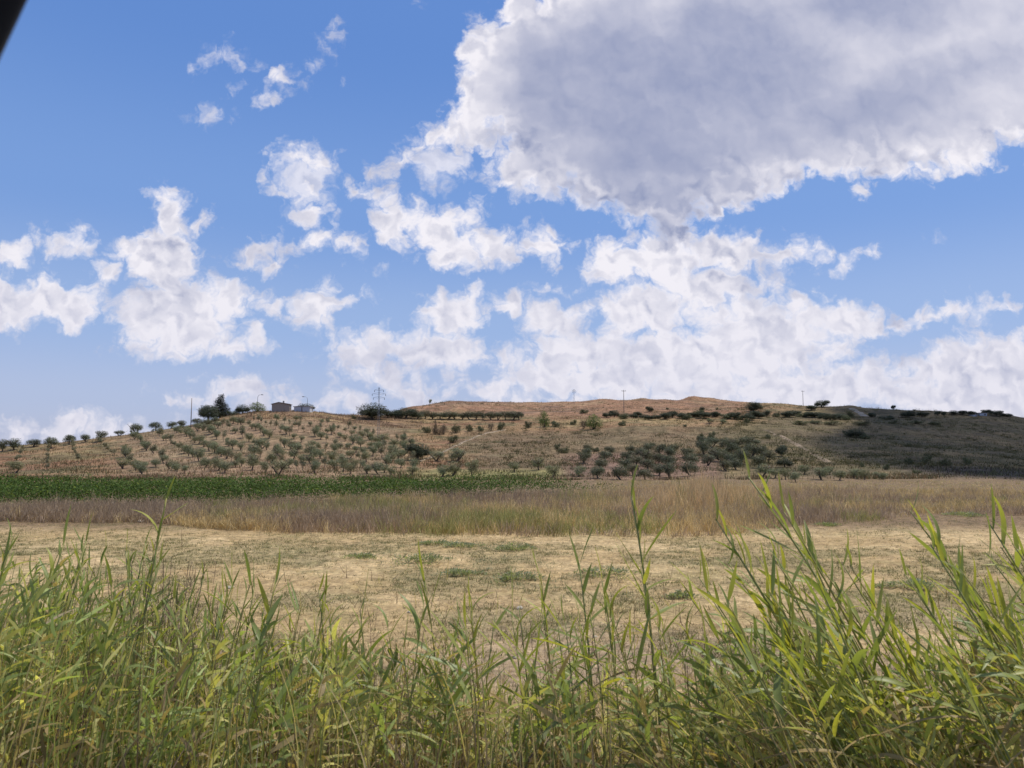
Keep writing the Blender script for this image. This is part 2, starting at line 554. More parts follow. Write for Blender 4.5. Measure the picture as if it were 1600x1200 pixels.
def ground_mat(name, s1, s2, amt=0.45, bdist=0.05, fine=0):
    mt, N, L = new_mat(name)
    o = N.new('ShaderNodeOutputMaterial'); b = N.new('ShaderNodeBsdfPrincipled')
    at = N.new('ShaderNodeAttribute'); at.attribute_name = 'Col'
    tc = N.new('ShaderNodeTexCoord')
    a = N.new('ShaderNodeTexNoise'); a.inputs['Scale'].default_value = s1; a.inputs['Detail'].default_value = 8; a.inputs['Roughness'].default_value = 0.68
    c = N.new('ShaderNodeTexNoise'); c.inputs['Scale'].default_value = s2; c.inputs['Detail'].default_value = 6; c.inputs['Roughness'].default_value = 0.7
    for n in (a, c): L.new(tc.outputs['Object'], n.inputs['Vector'])
    ra = N.new('ShaderNodeMapRange'); ra.inputs[1].default_value = 0.3; ra.inputs[2].default_value = 0.7
    ra.inputs[3].default_value = 1 - amt; ra.inputs[4].default_value = 1 + amt; L.new(a.outputs[0], ra.inputs[0])
    v = N.new('ShaderNodeVectorMath'); v.operation = 'SCALE'; L.new(at.outputs['Color'], v.inputs[0]); L.new(ra.outputs[0], v.inputs['Scale'])
    # drifts of olive-brown weeds and pale chaff
    mix = N.new('ShaderNodeMix'); mix.data_type = 'RGBA'; mix.blend_type = 'MULTIPLY'
    rc = N.new('ShaderNodeMapRange'); rc.inputs[1].default_value = 0.50; rc.inputs[2].default_value = 0.72; L.new(c.outputs[0], rc.inputs[0])
    L.new(rc.outputs[0], mix.inputs[0]); L.new(v.outputs[0], mix.inputs[6]); mix.inputs[7].default_value = (0.62, 0.70, 0.62, 1)
    L.new(mix.outputs[2], b.inputs['Base Color']); b.inputs['Roughness'].default_value = 0.95; b.inputs['Specular IOR Level'].default_value = 0.1
    bp = N.new('ShaderNodeBump'); bp.inputs['Strength'].default_value = 0.8; bp.inputs['Distance'].default_value = bdist
    L.new(a.outputs[0], bp.inputs['Height']); L.new(bp.outputs[0], b.inputs['Normal'])
    if fine:
        fn = N.new('ShaderNodeTexNoise'); fn.inputs['Scale'].default_value = fine; fn.inputs['Detail'].default_value = 5; fn.inputs['Roughness'].default_value = 0.7
        L.new(tc.outputs['Object'], fn.inputs['Vector'])
        rf = N.new('ShaderNodeMapRange'); rf.inputs[1].default_value = 0.35; rf.inputs[2].default_value = 0.65; rf.inputs[3].default_value = 0.6; rf.inputs[4].default_value = 1.25
        L.new(fn.outputs[0], rf.inputs[0])
        v2 = N.new('ShaderNodeVectorMath'); v2.operation = 'SCALE'; L.new(mix.outputs[2], v2.inputs[0]); L.new(rf.outputs[0], v2.inputs['Scale'])
        L.new(v2.outputs[0], b.inputs['Base Color'])
    L.new(b.outputs[0], o.inputs[0])
    return mt


M_field = ground_mat('field_soil', 2.2, 0.35, 0.42, 0.06, 7.0)
M_hill = ground_mat('hill_soil', 0.7, 0.09, 0.45, 0.35, 0.25)
M_blades = leafy('dry_blades', None, transl=0.30, tr_col=(1.2, 1.1, 0.8), gloss=0.15)
M_green = leafy('green_blades', None, transl=0.42, tr_col=(1.6, 1.6, 0.7), gloss=0.35, rough=0.5)
M_vine = leafy('vine_leaf', None, transl=0.25, tr_col=(1.5, 1.5, 0.5), gloss=0.12, rough=.7)
M_crown = leafy('tree_leaf', None, transl=0.22, tr_col=(1.2, 1.3, 0.8), gloss=0.2, obj_var=0.6, warm=(1.35, 1.1, 0.95))
M_leaf = leafy('reed_leaf', (0.215, 0.262, 0.082), transl=0.42, tr_col=(1.5, 1.45, 0.6), obj_var=1.0, warm=(1.9, 1.5, 0.95), gloss=0.45, rough=0.45)
M_stem = leafy('reed_stem', (0.30, 0.31, 0.11), transl=0.1, obj_var=0.9, warm=(1.5, 1.1, 0.9))
M_dryleaf = leafy('dry_reed_leaf', (0.42, 0.31, 0.13), transl=0.3, tr_col=(1.2, 1.1, 0.8), obj_var=0.8, warm=(0.6, 0.55, 0.5))
M_bark = plain('bark', (0.10, 0.078, 0.058), 0.9, 0.5, 5)
M_metal = plain('galvanised_steel', (0.20, 0.205, 0.215), 0.5, 0.2, 2, 0.5)
M_wood = plain('weathered_wood', (0.17, 0.14, 0.12), 0.9, 0.3, 4)
M_conc = plain('concrete_pole', (0.36, 0.34, 0.31), 0.9, 0.15, 2)
M_shed = plain('shed_render', (0.29, 0.245, 0.205), 0.9, 0.18, 1.5, 0, 0.3)
M_white = plain('white_render', (0.44, 0.45, 0.48), 0.8, 0.1, 1.5)
M_tile = plain('roof_tile', (0.22, 0.17, 0.14), 0.9, 0.3, 3)
M_dark = plain('dark_opening', (0.03, 0.03, 0.035), 0.5, 0.1)
M_black = plain('black_trim', (0.002, 0.002, 0.002), 0.9, 0.1)
M_stone = plain('limestone', (0.36, 0.31, 0.24), 0.9, 0.25, 6, 0, 0.4)


def lerp(a, b, t):
    return a + (b - a) * t[..., None]


# ------------------------------------------------------------------ ground sheets
def ground_colour(x, y):
    n = len(x)
    px = 800 + F * x / np.clip(y, 30, 1e5)
    straw = np.array([0.375, 0.268, 0.135]); pale = np.array([0.45, 0.33, 0.175]); olive = np.array([0.22, 0.185, 0.095])
    brown = np.array([0.17, 0.115, 0.070]); ochre = np.array([0.335, 0.215, 0.115]); rust = np.array([0.275, 0.150, 0.088])
    scrub = np.array([0.185, 0.155, 0.080]); dark = np.array([0.140, 0.108, 0.064]); soil = np.array([0.20, 0.15, 0.105])
    c = np.tile(straw, (n, 1))
    c = lerp(c, pale, sstep(fbm(x / 5, y / 2.5, 4), 0.45, 0.65))
    c = lerp(c, olive, 0.55 * sstep(fbm(x / 2.6 + 50, y / 2.2 + 9, 5), 0.45, 0.62) * (1 - sstep(y, 27, 36)))
    c = lerp(c, np.array([0.27, 0.20, 0.14]), 0.7 * (1 - sstep(y, 13, 22)) * sstep(fbm(x / 3 + 5, y / 2, 3), 0.3, 0.6))
    c = lerp(c, soil * 0.35, 1 - sstep(y, 7, 11))  # bank soil darkened to deepen the shade between the reeds
    # rank dry growth and vineyard soil
    c = lerp(c, brown, sstep(y, 34, 40) * 0.9)
    # foot of the hill, yellow-green grass strip
    hill = sstep(y, 88, 104)
    hc = np.tile(ochre, (n, 1))
    f1 = fbm(x / 22 + 3, y / 14 + 8, 5); f2 = fbm(x / 9 + 30, y / 7, 5); f3 = fbm(x / 50, y / 40 + 4, 4)
    hc = lerp(hc, rust, sstep(f1, 0.42, 0.62) * 0.75)
    hc = lerp(hc, scrub, sstep(f2, 0.50, 0.66) * 0.8)
    hc = lerp(hc, np.array([0.42, 0.31, 0.15]), sstep(f3, 0.5, 0.66) * 0.5)
    # right slope: dark scrub; middle: brown grass between
    mid = sstep(px, 690, 780) * (1 - sstep(y, 195, 215))
    hc = lerp(hc, np.array([0.205, 0.150, 0.088]), 0.8 * mid)
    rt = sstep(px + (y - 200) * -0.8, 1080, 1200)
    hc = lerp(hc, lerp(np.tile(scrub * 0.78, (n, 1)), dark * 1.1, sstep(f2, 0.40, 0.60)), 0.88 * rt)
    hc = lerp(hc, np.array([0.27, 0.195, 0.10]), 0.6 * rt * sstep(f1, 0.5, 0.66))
    blackish = sstep(px, 1380, 1500) * (1 - sstep(y, 110, 128)) * sstep(y, 80, 86)  # much darker ground along the lower right foot of the slope
    hc = lerp(hc, np.array([0.075, 0.060, 0.055]), 0.9 * blackish)
    # far bare ridge
    far = sstep(y, 265, 300) * (1 - sstep(px, 1150, 1190))
    hc = lerp(hc, np.array([0.34, 0.19, 0.115]), 0.9 * far)
    hc = lerp(hc, np.array([0.45, 0.32, 0.19]), 0.4 * far * sstep(fbm(x / 14, y / 9, 4), 0.54, 0.68))
    hc = lerp(hc, np.array([0.17, 0.12, 0.09]), 0.6 * far * sstep(fbm(x / 18 + 70, y / 6, 4), 0.56, 0.7))
    strip = sstep(px, 560, 700) * (1 - sstep(px, 860, 900)) * (1 - sstep(y, 108, 118))
    hc = lerp(hc, np.array([0.30, 0.27, 0.11]), 0.8 * strip)
    # orchard earth: pinkish
    orch = sstep(px, 150, 230) * (1 - sstep(px, 600, 660)) * (1 - sstep(y, 205, 222))
    hc = lerp(hc, np.array([0.32, 0.225, 0.140]), 0.7 * orch)
    red = sstep(px, 860, 900) * (1 - sstep(px, 1110, 1140)) * (1 - sstep(y, 135, 150))
    hc = lerp(hc, np.array([0.27, 0.165, 0.125]), 0.75 * red)
    crest = sstep(px, 350, 400) * (1 - sstep(px, 620, 680)) * sstep(y, 212, 228)
    hc = lerp(hc, np.array([0.26, 0.155, 0.10]), 0.7 * crest * sstep(f2, .35, .55))
    hc = hc * .78
    c = c * (1 - hill[:, None]) + hc * hill[:, None]
    return c


def build_ground():
    ys = np.concatenate([np.arange(-30, 2, 2.0), np.arange(2, 12, 0.35), np.arange(12, 36, 0.5), np.arange(36, 100, 1.4),
                         np.arange(100, 260, 1.5), np.arange(260, 480, 2.0), np.geomspace(480, 9000, 26)])
    s = np.linspace(-1, 1, 620)
    s = np.sign(s) * (0.55 * np.abs(s) + 0.45 * np.abs(s) ** 3) * 2.2
    W = np.sqrt(ys ** 2 + 22 ** 2)
    X = W[:, None] * s[None, :]; Y = np.repeat(ys[:, None], len(s), 1)
    Z = height(X.ravel(), Y.ravel())
    V = np.stack([X.ravel(), Y.ravel(), Z], 1)
    C = ground_colour(V[:, 0], V[:, 1])
    nr, nc = len(ys), len(s)
    idx = np.arange(nr * nc).reshape(nr, nc)

    def part(name, r0, r1, mat):
        sub = idx[r0:r1 + 1]
        a = sub[0, 0]
        Q = np.stack([sub[:-1, :-1], sub[:-1, 1:], sub[1:, 1:], sub[1:, :-1]], -1).reshape(-1, 4) - a
        o = quad_obj(name, V[a:sub[-1, -1] + 1], Q, mat, C[a:sub[-1, -1] + 1], smooth=True)
        meta(o, kind='structure')
        return o
    k1 = int(np.searchsorted(ys, 92))
    part('field', 0, k1, M_field)
    part('hillside', k1, nr - 1, M_hill)


build_ground()


# ------------------------------------------------------------------ vectorised blades
def blades(base, dirs, length, width, bend, side, seg=3, col=None, profile='leaf', cjit=0.0):
    """curved strips; bend = vector added quadratically to the tip"""
    n = len(base)
    t = np.linspace(0, 1, seg + 1)
    if profile == 'leaf':
        wv = np.interp(t, [0, 0.12, 0.4, 0.75, 1], [0.45, 0.9, 1.0, 0.6, 0.03])
    else:
        wv = np.interp(t, [0, 1], [1, 0.35])
    ctr = base[:, None, :] + dirs[:, None, :] * (length[:, None] * t[None, :])[..., None] + bend[:, None, :] * (t[None, :] ** 2)[..., None]
    hw = side[:, None, :] * (width[:, None] * wv[None, :] * 0.5)[..., None]
    V = np.stack([ctr - hw, ctr + hw], 2).reshape(-1, 3)
    k = np.arange(n)[:, None] * (2 * (seg + 1)) + np.arange(seg)[None, :] * 2
    Q = np.stack([k, k + 1, k + 3, k + 2], -1).reshape(-1, 4)
    C = None
    if col is not None:
        C = np.repeat(col, 2 * (seg + 1), 0)
    return V, Q, C


def merge(parts):
    V = []; Q = []; C = []; o = 0
    for v, q, c in parts:
        V.append(v); Q.append(q + o); C.append(c); o += len(v)
    return np.concatenate(V), np.concatenate(Q), np.concatenate(C)


def unit(a):
    return a / np.maximum(np.linalg.norm(a, axis=-1, keepdims=True), 1e-9)


def hside(n, facing=None, fuzz=0.6):
    a = G.normal(0, fuzz, n)
    return np.stack([np.cos(a), np.sin(a), G.normal(0, 0.15, n)], 1)


# ------------------------------------------------------------------ dry grass field behind the mown strip
def edge_near(px):           # near edge of the rank growth, metres
    return np.interp(px, [-900, 0, 240, 330, 420, 700, 950, 1120, 1200, 1330, 1440, 1600, 2400],
                     [41, 41, 40, 37, 35.6, 34.8, 33.8, 33.8, 37.5, 39.5, 45, 44, 44])


def edge_far(px):
    return np.interp(px, [-900, 0, 300, 600, 850, 930, 1040, 1200, 1600, 2400], [44, 44.5, 48, 54, 61, 64, 70, 70, 66, 66])


def dry_field():
    parts = []
    # clumps: each has its own height, lean, colour and density
    nc = 15000
    px = G.uniform(-350, 1950, nc)
    e0 = edge_near(px); e1 = edge_far(px)
    far_low = (px > 930) & (G.random(nc) < .4)                   # low grass between the rank strip and the right-hand slope
    a = G.random(nc) ** 1.25
    y = np.where(far_low, e1 + (88 - e1) * G.random(nc), e0 + (e1 - e0) * a) + G.normal(0, .25, nc)
    x = (px - 800) / F * y
    hh = 0.55 + 0.55 * fbm(x / 5 + 7, y / 5, 3) + G.normal(0, .13, nc)
    hh = hh * (1 + 1.15 * np.exp(-((px - 1100) / 60) ** 2) * sstep(y, 38, 50) * (1 - sstep(y, 62, 70)))
    hh = hh * (1 - 0.30 * sstep(px, 1250, 1400)) * np.where(far_low, .38, 1)
    hh *= 1 - 0.5 * (1 - sstep(y - e0, -0.3, 2.2)) * G.random(nc) ** .5
    hh *= np.where(G.random(nc) < .06, G.uniform(1.2, 1.55, nc), 1)
    straw = np.array([0.57, 0.44, 0.22]); purple = np.array([0.375, 0.282, 0.195]); grn = np.array([0.31, 0.31, 0.11]); tan = np.array([0.68, 0.49, 0.28])
    z1 = fbm(x / 8 + 20, y / 3 + 3, 4); z2 = fbm(x / 5 + 90, y / 4, 3)
    c = np.tile(straw, (nc, 1))
    pp = sstep(z1, 0.38, 0.60)
    pp = np.maximum(pp, (1 - sstep(px, 280, 460)) * sstep(y, 38, 40.5))
    pp = pp * (1 - 0.6 * sstep(px, 980, 1060) * (1 - sstep(px, 1150, 1250)))
    pp = pp * (1 - .7 * far_low)
    ispur = G.random(nc) < pp * .9 + .05
    c = np.where(ispur[:, None], purple, c)
    c = lerp(c, grn, ((G.random(nc) < sstep(z2, 0.50, 0.66) * .75 * (1 - sstep(y, 48, 60))) & (px > 330)) * .9)
    c = lerp(c, tan, 0.95 * np.exp(-((px - 1100) / 110) ** 2) * sstep(y, 40, 48) * G.random(nc) ** .4)
    c = lerp(c, np.array([0.36, 0.33, 0.16]), 0.7 * (far_low & (G.random(nc) < .6)))
    c = c * G.uniform(0.72, 1.25, (nc, 1))
    w_ = G.gamma(2.2, .5, nc) * np.where(far_low, .6, 1)
    per = np.clip((w_ * 10).astype(int), 2, 34)
    i = np.repeat(np.arange(nc), per); n = len(i)
    rad = np.where(ispur, .30, .16)[i]
    X = x[i] + G.normal(0, 1, n) * rad; Y = y[i] + G.normal(0, 1, n) * rad
    base = np.stack([X, Y, height(X, Y)], 1)
    L = hh[i] * G.uniform(0.6, 1.15, n)
    lean = G.normal(0.03, .09, nc)
    d = unit(np.stack([lean[i] + G.normal(0, 0.17, n), G.normal(0, 0.17, n), np.ones(n)], 1))
    bend = np.stack([lean[i] + G.normal(0, 0.12, n), G.normal(0, 0.1, n), -np.abs(G.normal(0, 0.07, n))], 1)
    cc = c[i] * G.uniform(0.7, 1.3, (n, 1))
    parts.append(blades(base, d, L, G.uniform(0.012, 0.036, n), bend, hside(n, fuzz=0.8), 2, cc))
    m = 150000
    k = G.integers(0, n, m)
    t = G.uniform(0.3, 1.0, m) ** .8
    b2 = base[k] + d[k] * (L[k] * t)[:, None] + bend[k] * (t ** 2)[:, None]
    d2 = unit(np.stack([G.normal(0, 0.7, m), G.normal(0, 0.6, m), G.uniform(-.1, 1.1, m)], 1))
    parts.append(blades(b2, d2, G.uniform(0.06, 0.22, m), G.uniform(0.014, 0.045, m), np.zeros((m, 3)), hside(m, fuzz=1.0), 1,
                        cc[k] * G.uniform(0.75, 1.35, (m, 1)), 'leaf'))
    V, Q, C = merge(parts)
    o = quad_obj('dry_grass', V, Q, M_blades, C)
    meta(o, label='tall dry straw and purple-brown weeds standing behind the mown strip', category='dry grass', kind='stuff')


dry_field()


# ------------------------------------------------------------------ mown strip: chaff, stubble, small weeds
def stubble():
    parts = []
    straw = np.array([0.56, 0.415, 0.205]); ol = np.array([0.20, 0.195, 0.085]); br = np.array([0.24, 0.165, 0.10])
    # rooted tufts: low weeds and cut stalks
    nc = 42000
    y = 9.0 + 34 * G.random(nc) ** 1.1
    x = G.uniform(-0.9, 0.9, nc) * y
    px = 800 + F * x / y
    g = fbm(x / 2.6 + 50, y / 2.2 + 9, 4); f = fbm(x / .9, y / .9, 3)
    spot = .6 * np.exp(-((px - 780) / 260) ** 2 - ((y - 27) / 6) ** 2) * sstep(fbm(x / 1.2 + 4, y / 1.2, 3), .42, .58)
    k = (y < edge_near(px) + .8) & (G.random(nc) < spot + .32 + .9 * sstep(g, .42, .56) * (1 - .6 * sstep(y, 30, 35)) * (.4 + .6 * sstep(f, .4, .55)))
    x, y, g, spot = x[k], y[k], g[k], spot[k]; nc = len(x)
    kind = G.random(nc)
    ingreen = G.random(nc) < spot * 1.6
    weed = kind < .25 + .7 * sstep(g, .42, .56)
    per = 9
    i = np.repeat(np.arange(nc), per); n = len(i)
    X = x[i] + G.normal(0, .055, n) * np.where(weed[i], 1.5, 1); Y = y[i] + G.normal(0, .055, n)
    base = np.stack([X, Y, height(X, Y)], 1)
    d = unit(np.stack([G.normal(0, .8, n), G.normal(0, .8, n), G.uniform(.5, 1.5, n)], 1))
    L = np.where(weed[i], G.uniform(.04, .12, n), G.uniform(.05, .15, n)) * G.uniform(.6, 1.4, nc)[i]
    W = np.where(weed[i], G.uniform(.02, .05, n), G.uniform(.008, .018, n))
    tone = np.where(weed[:, None], ol, np.where((kind > .85)[:, None], br, straw)) * G.uniform(.6, 1.35, (nc, 1))
    tone = np.where(ingreen[:, None], np.array([.22, .24, .135]) * G.uniform(.7, 1.3, (nc, 1)), tone)
    parts.append(blades(base, d, L, W, np.zeros((n, 3)), hside(n, fuzz=1.4), 1, tone[i] * G.uniform(.8, 1.2, (n, 1))))
    # loose chaff lying about in drifts
    n = 130000
    y = 9 + 34 * G.random(n) ** 1.1; x = G.uniform(-0.9, 0.9, n) * y; px = 800 + F * x / y
    f = fbm(x / 1.3, y / 0.8, 4)
    k = (y < edge_near(px) + 1) & (G.random(n) < .15 + .85 * sstep(f, .42, .6))
    x, y = x[k], y[k]; n = len(x)
    base = np.stack([x, y, height(x, y) + .012], 1)
    d = unit(np.stack([G.normal(0, 1, n), G.normal(0, .8, n), G.uniform(.0, .35, n)], 1))
    c = np.where((G.random(n) < .22)[:, None], br, straw) * G.uniform(.7, 1.3, (n, 1))
    parts.append(blades(base, d, G.uniform(.08, .26, n), G.uniform(.01, .028, n), np.stack([G.normal(0, .03, n), G.normal(0, .03, n), -G.uniform(0, .03, n)], 1),
                        hside(n, fuzz=1.4), 1, c))
    V, Q, C = merge(parts)
    o = quad_obj('stubble', V, Q, M_blades, C)
    meta(o, label='cut straw and low weeds covering the mown strip', category='stubble', kind='stuff')


stubble()


def broad_weed(name, loc, rad, hgt, n, col, label, group=None):
    """a low spreading plant: one crown of many small leaves, with stems"""
    root = empty(name, loc)
    ncl = int(9 + 12 * rad); cxa = G.normal(0, rad * .48, ncl); cya = G.normal(0, rad * .42, ncl); ci = G.integers(0, ncl, n)
    ex = cxa[ci] + G.normal(0, .11, n); ey = cya[ci] + G.normal(0, .11, n)
    a = np.arctan2(ey, ex); r = np.hypot(ex, ey)
    lump = 0.65 + 0.7 * fbm(np.cos(a) * 1.6 * r / rad + 9 + loc[0], np.sin(a) * 1.6 * r / rad + 4, 3)
    zz = hgt * np.clip(1 - (r / rad) ** 2 * 0.5, .25, 1) * G.uniform(.5, 1.5, ncl)[ci] * G.random(n) ** 0.6 * lump
    X = np.cos(a) * r * 1.3; Y = np.sin(a) * r * 0.8
    gz = height(X + loc[0], Y + loc[1]) - loc[2]
    base = np.stack([X, Y, zz + gz], 1)
    d = unit(np.stack([np.cos(a) * .7 + G.normal(0, .5, n), np.sin(a) * .7 + G.normal(0, .5, n), G.uniform(0, 1.0, n)], 1))
    c = np.array(col) * G.uniform(0.6, 1.35, (n, 1))
    v = blades(base, d, G.uniform(0.05, 0.12, n), G.uniform(0.025, 0.05, n), np.zeros((n, 3)), hside(n, fuzz=1.5), 2, c)
    quad_obj('foliage', *v[:2], M_green, v[2], root)
    m = 40
    a = G.uniform(0, 2 * math.pi, m); r = rad * 0.8 * G.random(m)
    dd = np.stack([np.cos(a) * r, np.sin(a) * r * .8, np.full(m, hgt * .7)], 1)
    v = blades(np.zeros((m, 3)), unit(dd), np.linalg.norm(dd, axis=1), np.full(m, .008), np.zeros((m, 3)), hside(m), 1,
               np.tile([.2, .2, .1], (m, 1)), 'stem')
    quad_obj('stem', *v[:2], M_blades, v[2], root)
    meta(root, label, 'weed', group)
    return root


for q in [(652, 880, 0.85, .22, 'widest grey-green weed on the mown strip, left of the centre'),
          (716, 856, 0.55, .16, 'grey-green weed clump close to the dry grass, left of the brightest one'),
          (800, 860, 0.65, .2, 'bright grey-green weed clump just below the dry grass edge near mid picture'),
          (680, 852, 0.5, .12, 'thin low weed beside the dry grass, leftmost at the far edge'),
          (722, 900, 0.5, .14, 'small weed clump on the mown strip between the two wider ones'),
          (806, 908, 0.6, .17, 'grey-green weed clump nearest the camera in mid field'),
          (946, 902, 0.62, .17, 'low weed behind the tall reeds right of centre'),
          (1068, 935, 0.3, .12, 'small weed at the left foot of the right-hand reeds'),
          (1432, 922, 0.75, .2, 'grey-green weed spread behind the far right reeds'),
          (1298, 822, 0.45, .16, 'small grey weed where the bare ground meets the dry grass, right side'),
          (1518, 808, 1.15, .2, 'long green weed strip at the far right field edge'),
          (560, 872, 0.45, .12, 'faint low weed on the mown strip, far left of the weed group')]:
    p = hit(q[0], q[1], 1)
    broad_weed('field_weed', p, q[2], q[3], int(900 * q[2] + 200), (0.22, 0.245, 0.145), q[4], 'weeds on the mown strip')


# ------------------------------------------------------------------ vineyard
def vineyard():
    parts = []
    near = lambda px: np.interp(px, [-900, 0, 100, 400, 600, 750, 900, 1050], [45.5, 46, 46.5, 49.5, 53, 56, 63, 74])
    rows = np.arange(46, 69, 2.1)
    for r in rows:
        L = 2000
        n = 12500
        px = G.uniform(-420, 1100, n)
        y = r + G.normal(0, 0.42, n) + (px - 300) * 0.0008
        lim = near(px)
        x = (px - 800) / F * y
        thin = sstep(px, 780, 900)
        k = (y > lim) & (G.random(n) > thin * 0.45) & (G.random(n) < 0.35 + 0.65 * sstep(fbm(x / 2.5 + r, y, 3), 0.3, 0.5)) & (px < 1060)
        x, y, px = x[k], y[k], px[k]; n = len(x)
        if not n: continue
        top = 1.35 + 0.6 * (fbm(x / 3, y / 3 + r, 3) - 0.5) * 2 - 0.5 * sstep(px, 780, 950)
        z = height(x, y) + top * np.sqrt(G.uniform(0.03, 1.0, n)) + G.normal(0, .05, n)
        shoot = G.random(n) < 0.05
        z = z + shoot * G.uniform(.1, .5, n)
        base = np.stack([x, y, z], 1)
        d = unit(np.stack([G.normal(0, 1, n), G.normal(0, 1, n) - .2, G.normal(0.1, 0.7, n)], 1))
        side = unit(np.cross(d, unit(np.stack([G.normal(0, .6, n), G.normal(-.6, .6, n), np.full(n, .8)], 1))))
        c = np.array([0.050, 0.084, 0.018]) * G.uniform(0.5, 1.6, (n, 1)) * (0.65 + .7 * fbm(x / 1.1 + 5, y / 1.1, 3))[:, None]
        yl = (G.random(n) < 0.08)[:, None]
        c = np.where(yl, c * [2.1, 1.6, 1.2], c)
        parts.append(blades(base, d, G.uniform(0.13, 0.24, n), G.uniform(0.12, 0.22, n), np.zeros((n, 3)), side, 1, c, 'leaf'))
    V, Q, C = merge(parts)
    # widen the tips so that each vine leaf is a broad lobe rather than a blade
    o = quad_obj('vineyard', V, Q, M_vine, C)
    meta(o, label='dense dark green vineyard between the dry grass and the hill foot', category='vineyard', kind='stuff')


vineyard()


# ------------------------------------------------------------------ tufts over the hillside
def hill_grass():
    n = 230000
    y = 92 + 330 * G.random(n) ** 1.5
    px = G.uniform(-150, 1750, n)
    x = (px - 800) / F * y
    f = fbm(x / 5, y / 4, 4); g = fbm(x / 18 + 8, y / 10 + 3, 4)
    k = G.random(n) < sstep(f, 0.42, 0.62) * 0.9 + 0.08
    x, y, px, f, g = x[k], y[k], px[k], f[k], g[k]; n = len(x)
    base = np.stack([x, y, height(x, y) - 0.03], 1)
    d = unit(np.stack([G.normal(0, .35, n), G.normal(0, .35, n), np.ones(n)], 1))
    L = G.uniform(0.18, 0.6, n) * (0.6 + 0.8 * f)
    gc = ground_colour(x, y)
    c = gc * G.uniform(0.55, 1.45, (n, 1))
    rt = sstep(px, 1000, 1150)
    scr = (G.random(n) < 0.18 + 0.4 * sstep(g, .48, .6) + 0.25 * rt)
    c = np.where(scr[:, None], np.array([0.115, 0.115, 0.06]) * G.uniform(.6, 1.5, (n, 1)), c)
    v = blades(base, d, L, G.uniform(0.10, 0.34, n), np.zeros((n, 3)), hside(n, fuzz=0.9), 1, c, 'leaf')
    # brush along the crest by the sheds and on the spoil heaps
    n = 26000
    q = G.random(n) < .6
    px = np.where(q, G.uniform(345, 660, n), G.uniform(660, 1600, n)); y = np.where(q, G.uniform(212, 262, n), G.uniform(330, 420, n)); x = (px - 800) / F * y
    k = G.random(n) < sstep(fbm(x / 4 + 2, y / 4, 4), .42, .6)
    x, y, px = x[k], y[k], px[k]; n = len(x)
    g = fbm(x / 3, y / 3 + 50, 3)
    base = np.stack([x, y, height(x, y) - .03], 1)
    d = unit(np.stack([G.normal(0, .4, n), G.normal(0, .4, n), np.ones(n)], 1))
    c = np.where((G.random(n) < .6)[:, None], np.array([.26, .165, .115]), np.array([.17, .145, .09])) * G.uniform(.6, 1.4, (n, 1))
    L = G.uniform(.3, .9, n) * (.4 + g)
    v3 = blades(base, d, L, G.uniform(.12, .35, n), np.zeros((n, 3)), hside(n, fuzz=.9), 1, c, 'leaf')
    v = merge([v, v3])
    o = quad_obj('hill_grass', v[0], v[1], M_blades, v[2])
    meta(o, label='dry grass and scrub tufts covering the hillside', category='dry grass', kind='stuff')
    # low scrub carpets of the shaded right-hand slope and the middle slope
    n0 = 3600
    y = 120 + 260 * G.random(n0) ** 1.2; px = np.where(G.random(n0) < .68, G.uniform(1120, 1750, n0), G.uniform(640, 1200, n0)); x = (px - 800) / F * y
    g = fbm(x / 16 + 60, y / 9, 4)
    k = g > 0.50
    x, y = x[k], y[k]; m = len(x)
    per = 42
    rr = G.uniform(0.4, 1.5, m)
    X = np.repeat(x, per) + G.normal(0, .55, m * per) * np.repeat(rr, per) * 1.2
    Y = np.repeat(y, per) + G.normal(0, .5, m * per) * np.repeat(rr, per)
    Z = height(X, Y) + np.abs(G.normal(0, .38, m * per)) * np.repeat(rr, per)
    N = m * per
    d = unit(G.normal(0, 1, (N, 3)) + [0, 0, .5]); side = unit(np.cross(d, unit(G.normal(0, 1, (N, 3)))))
    tone = np.repeat(G.uniform(.6, 1.3, m), per)[:, None]
    c = np.array([0.092, 0.088, 0.040]) * tone * G.uniform(.7, 1.3, (N, 1))
    v = blades(np.stack([X, Y, Z], 1), d, G.uniform(.25, .5, N), G.uniform(.15, .3, N), np.zeros((N, 3)), side, 1, c)
    o = quad_obj('scrub', v[0], v[1], M_crown, v[2])
    meta(o, label='low dark scrub spread over the shaded right-hand slope', category='scrub', kind='stuff')


hill_grass()


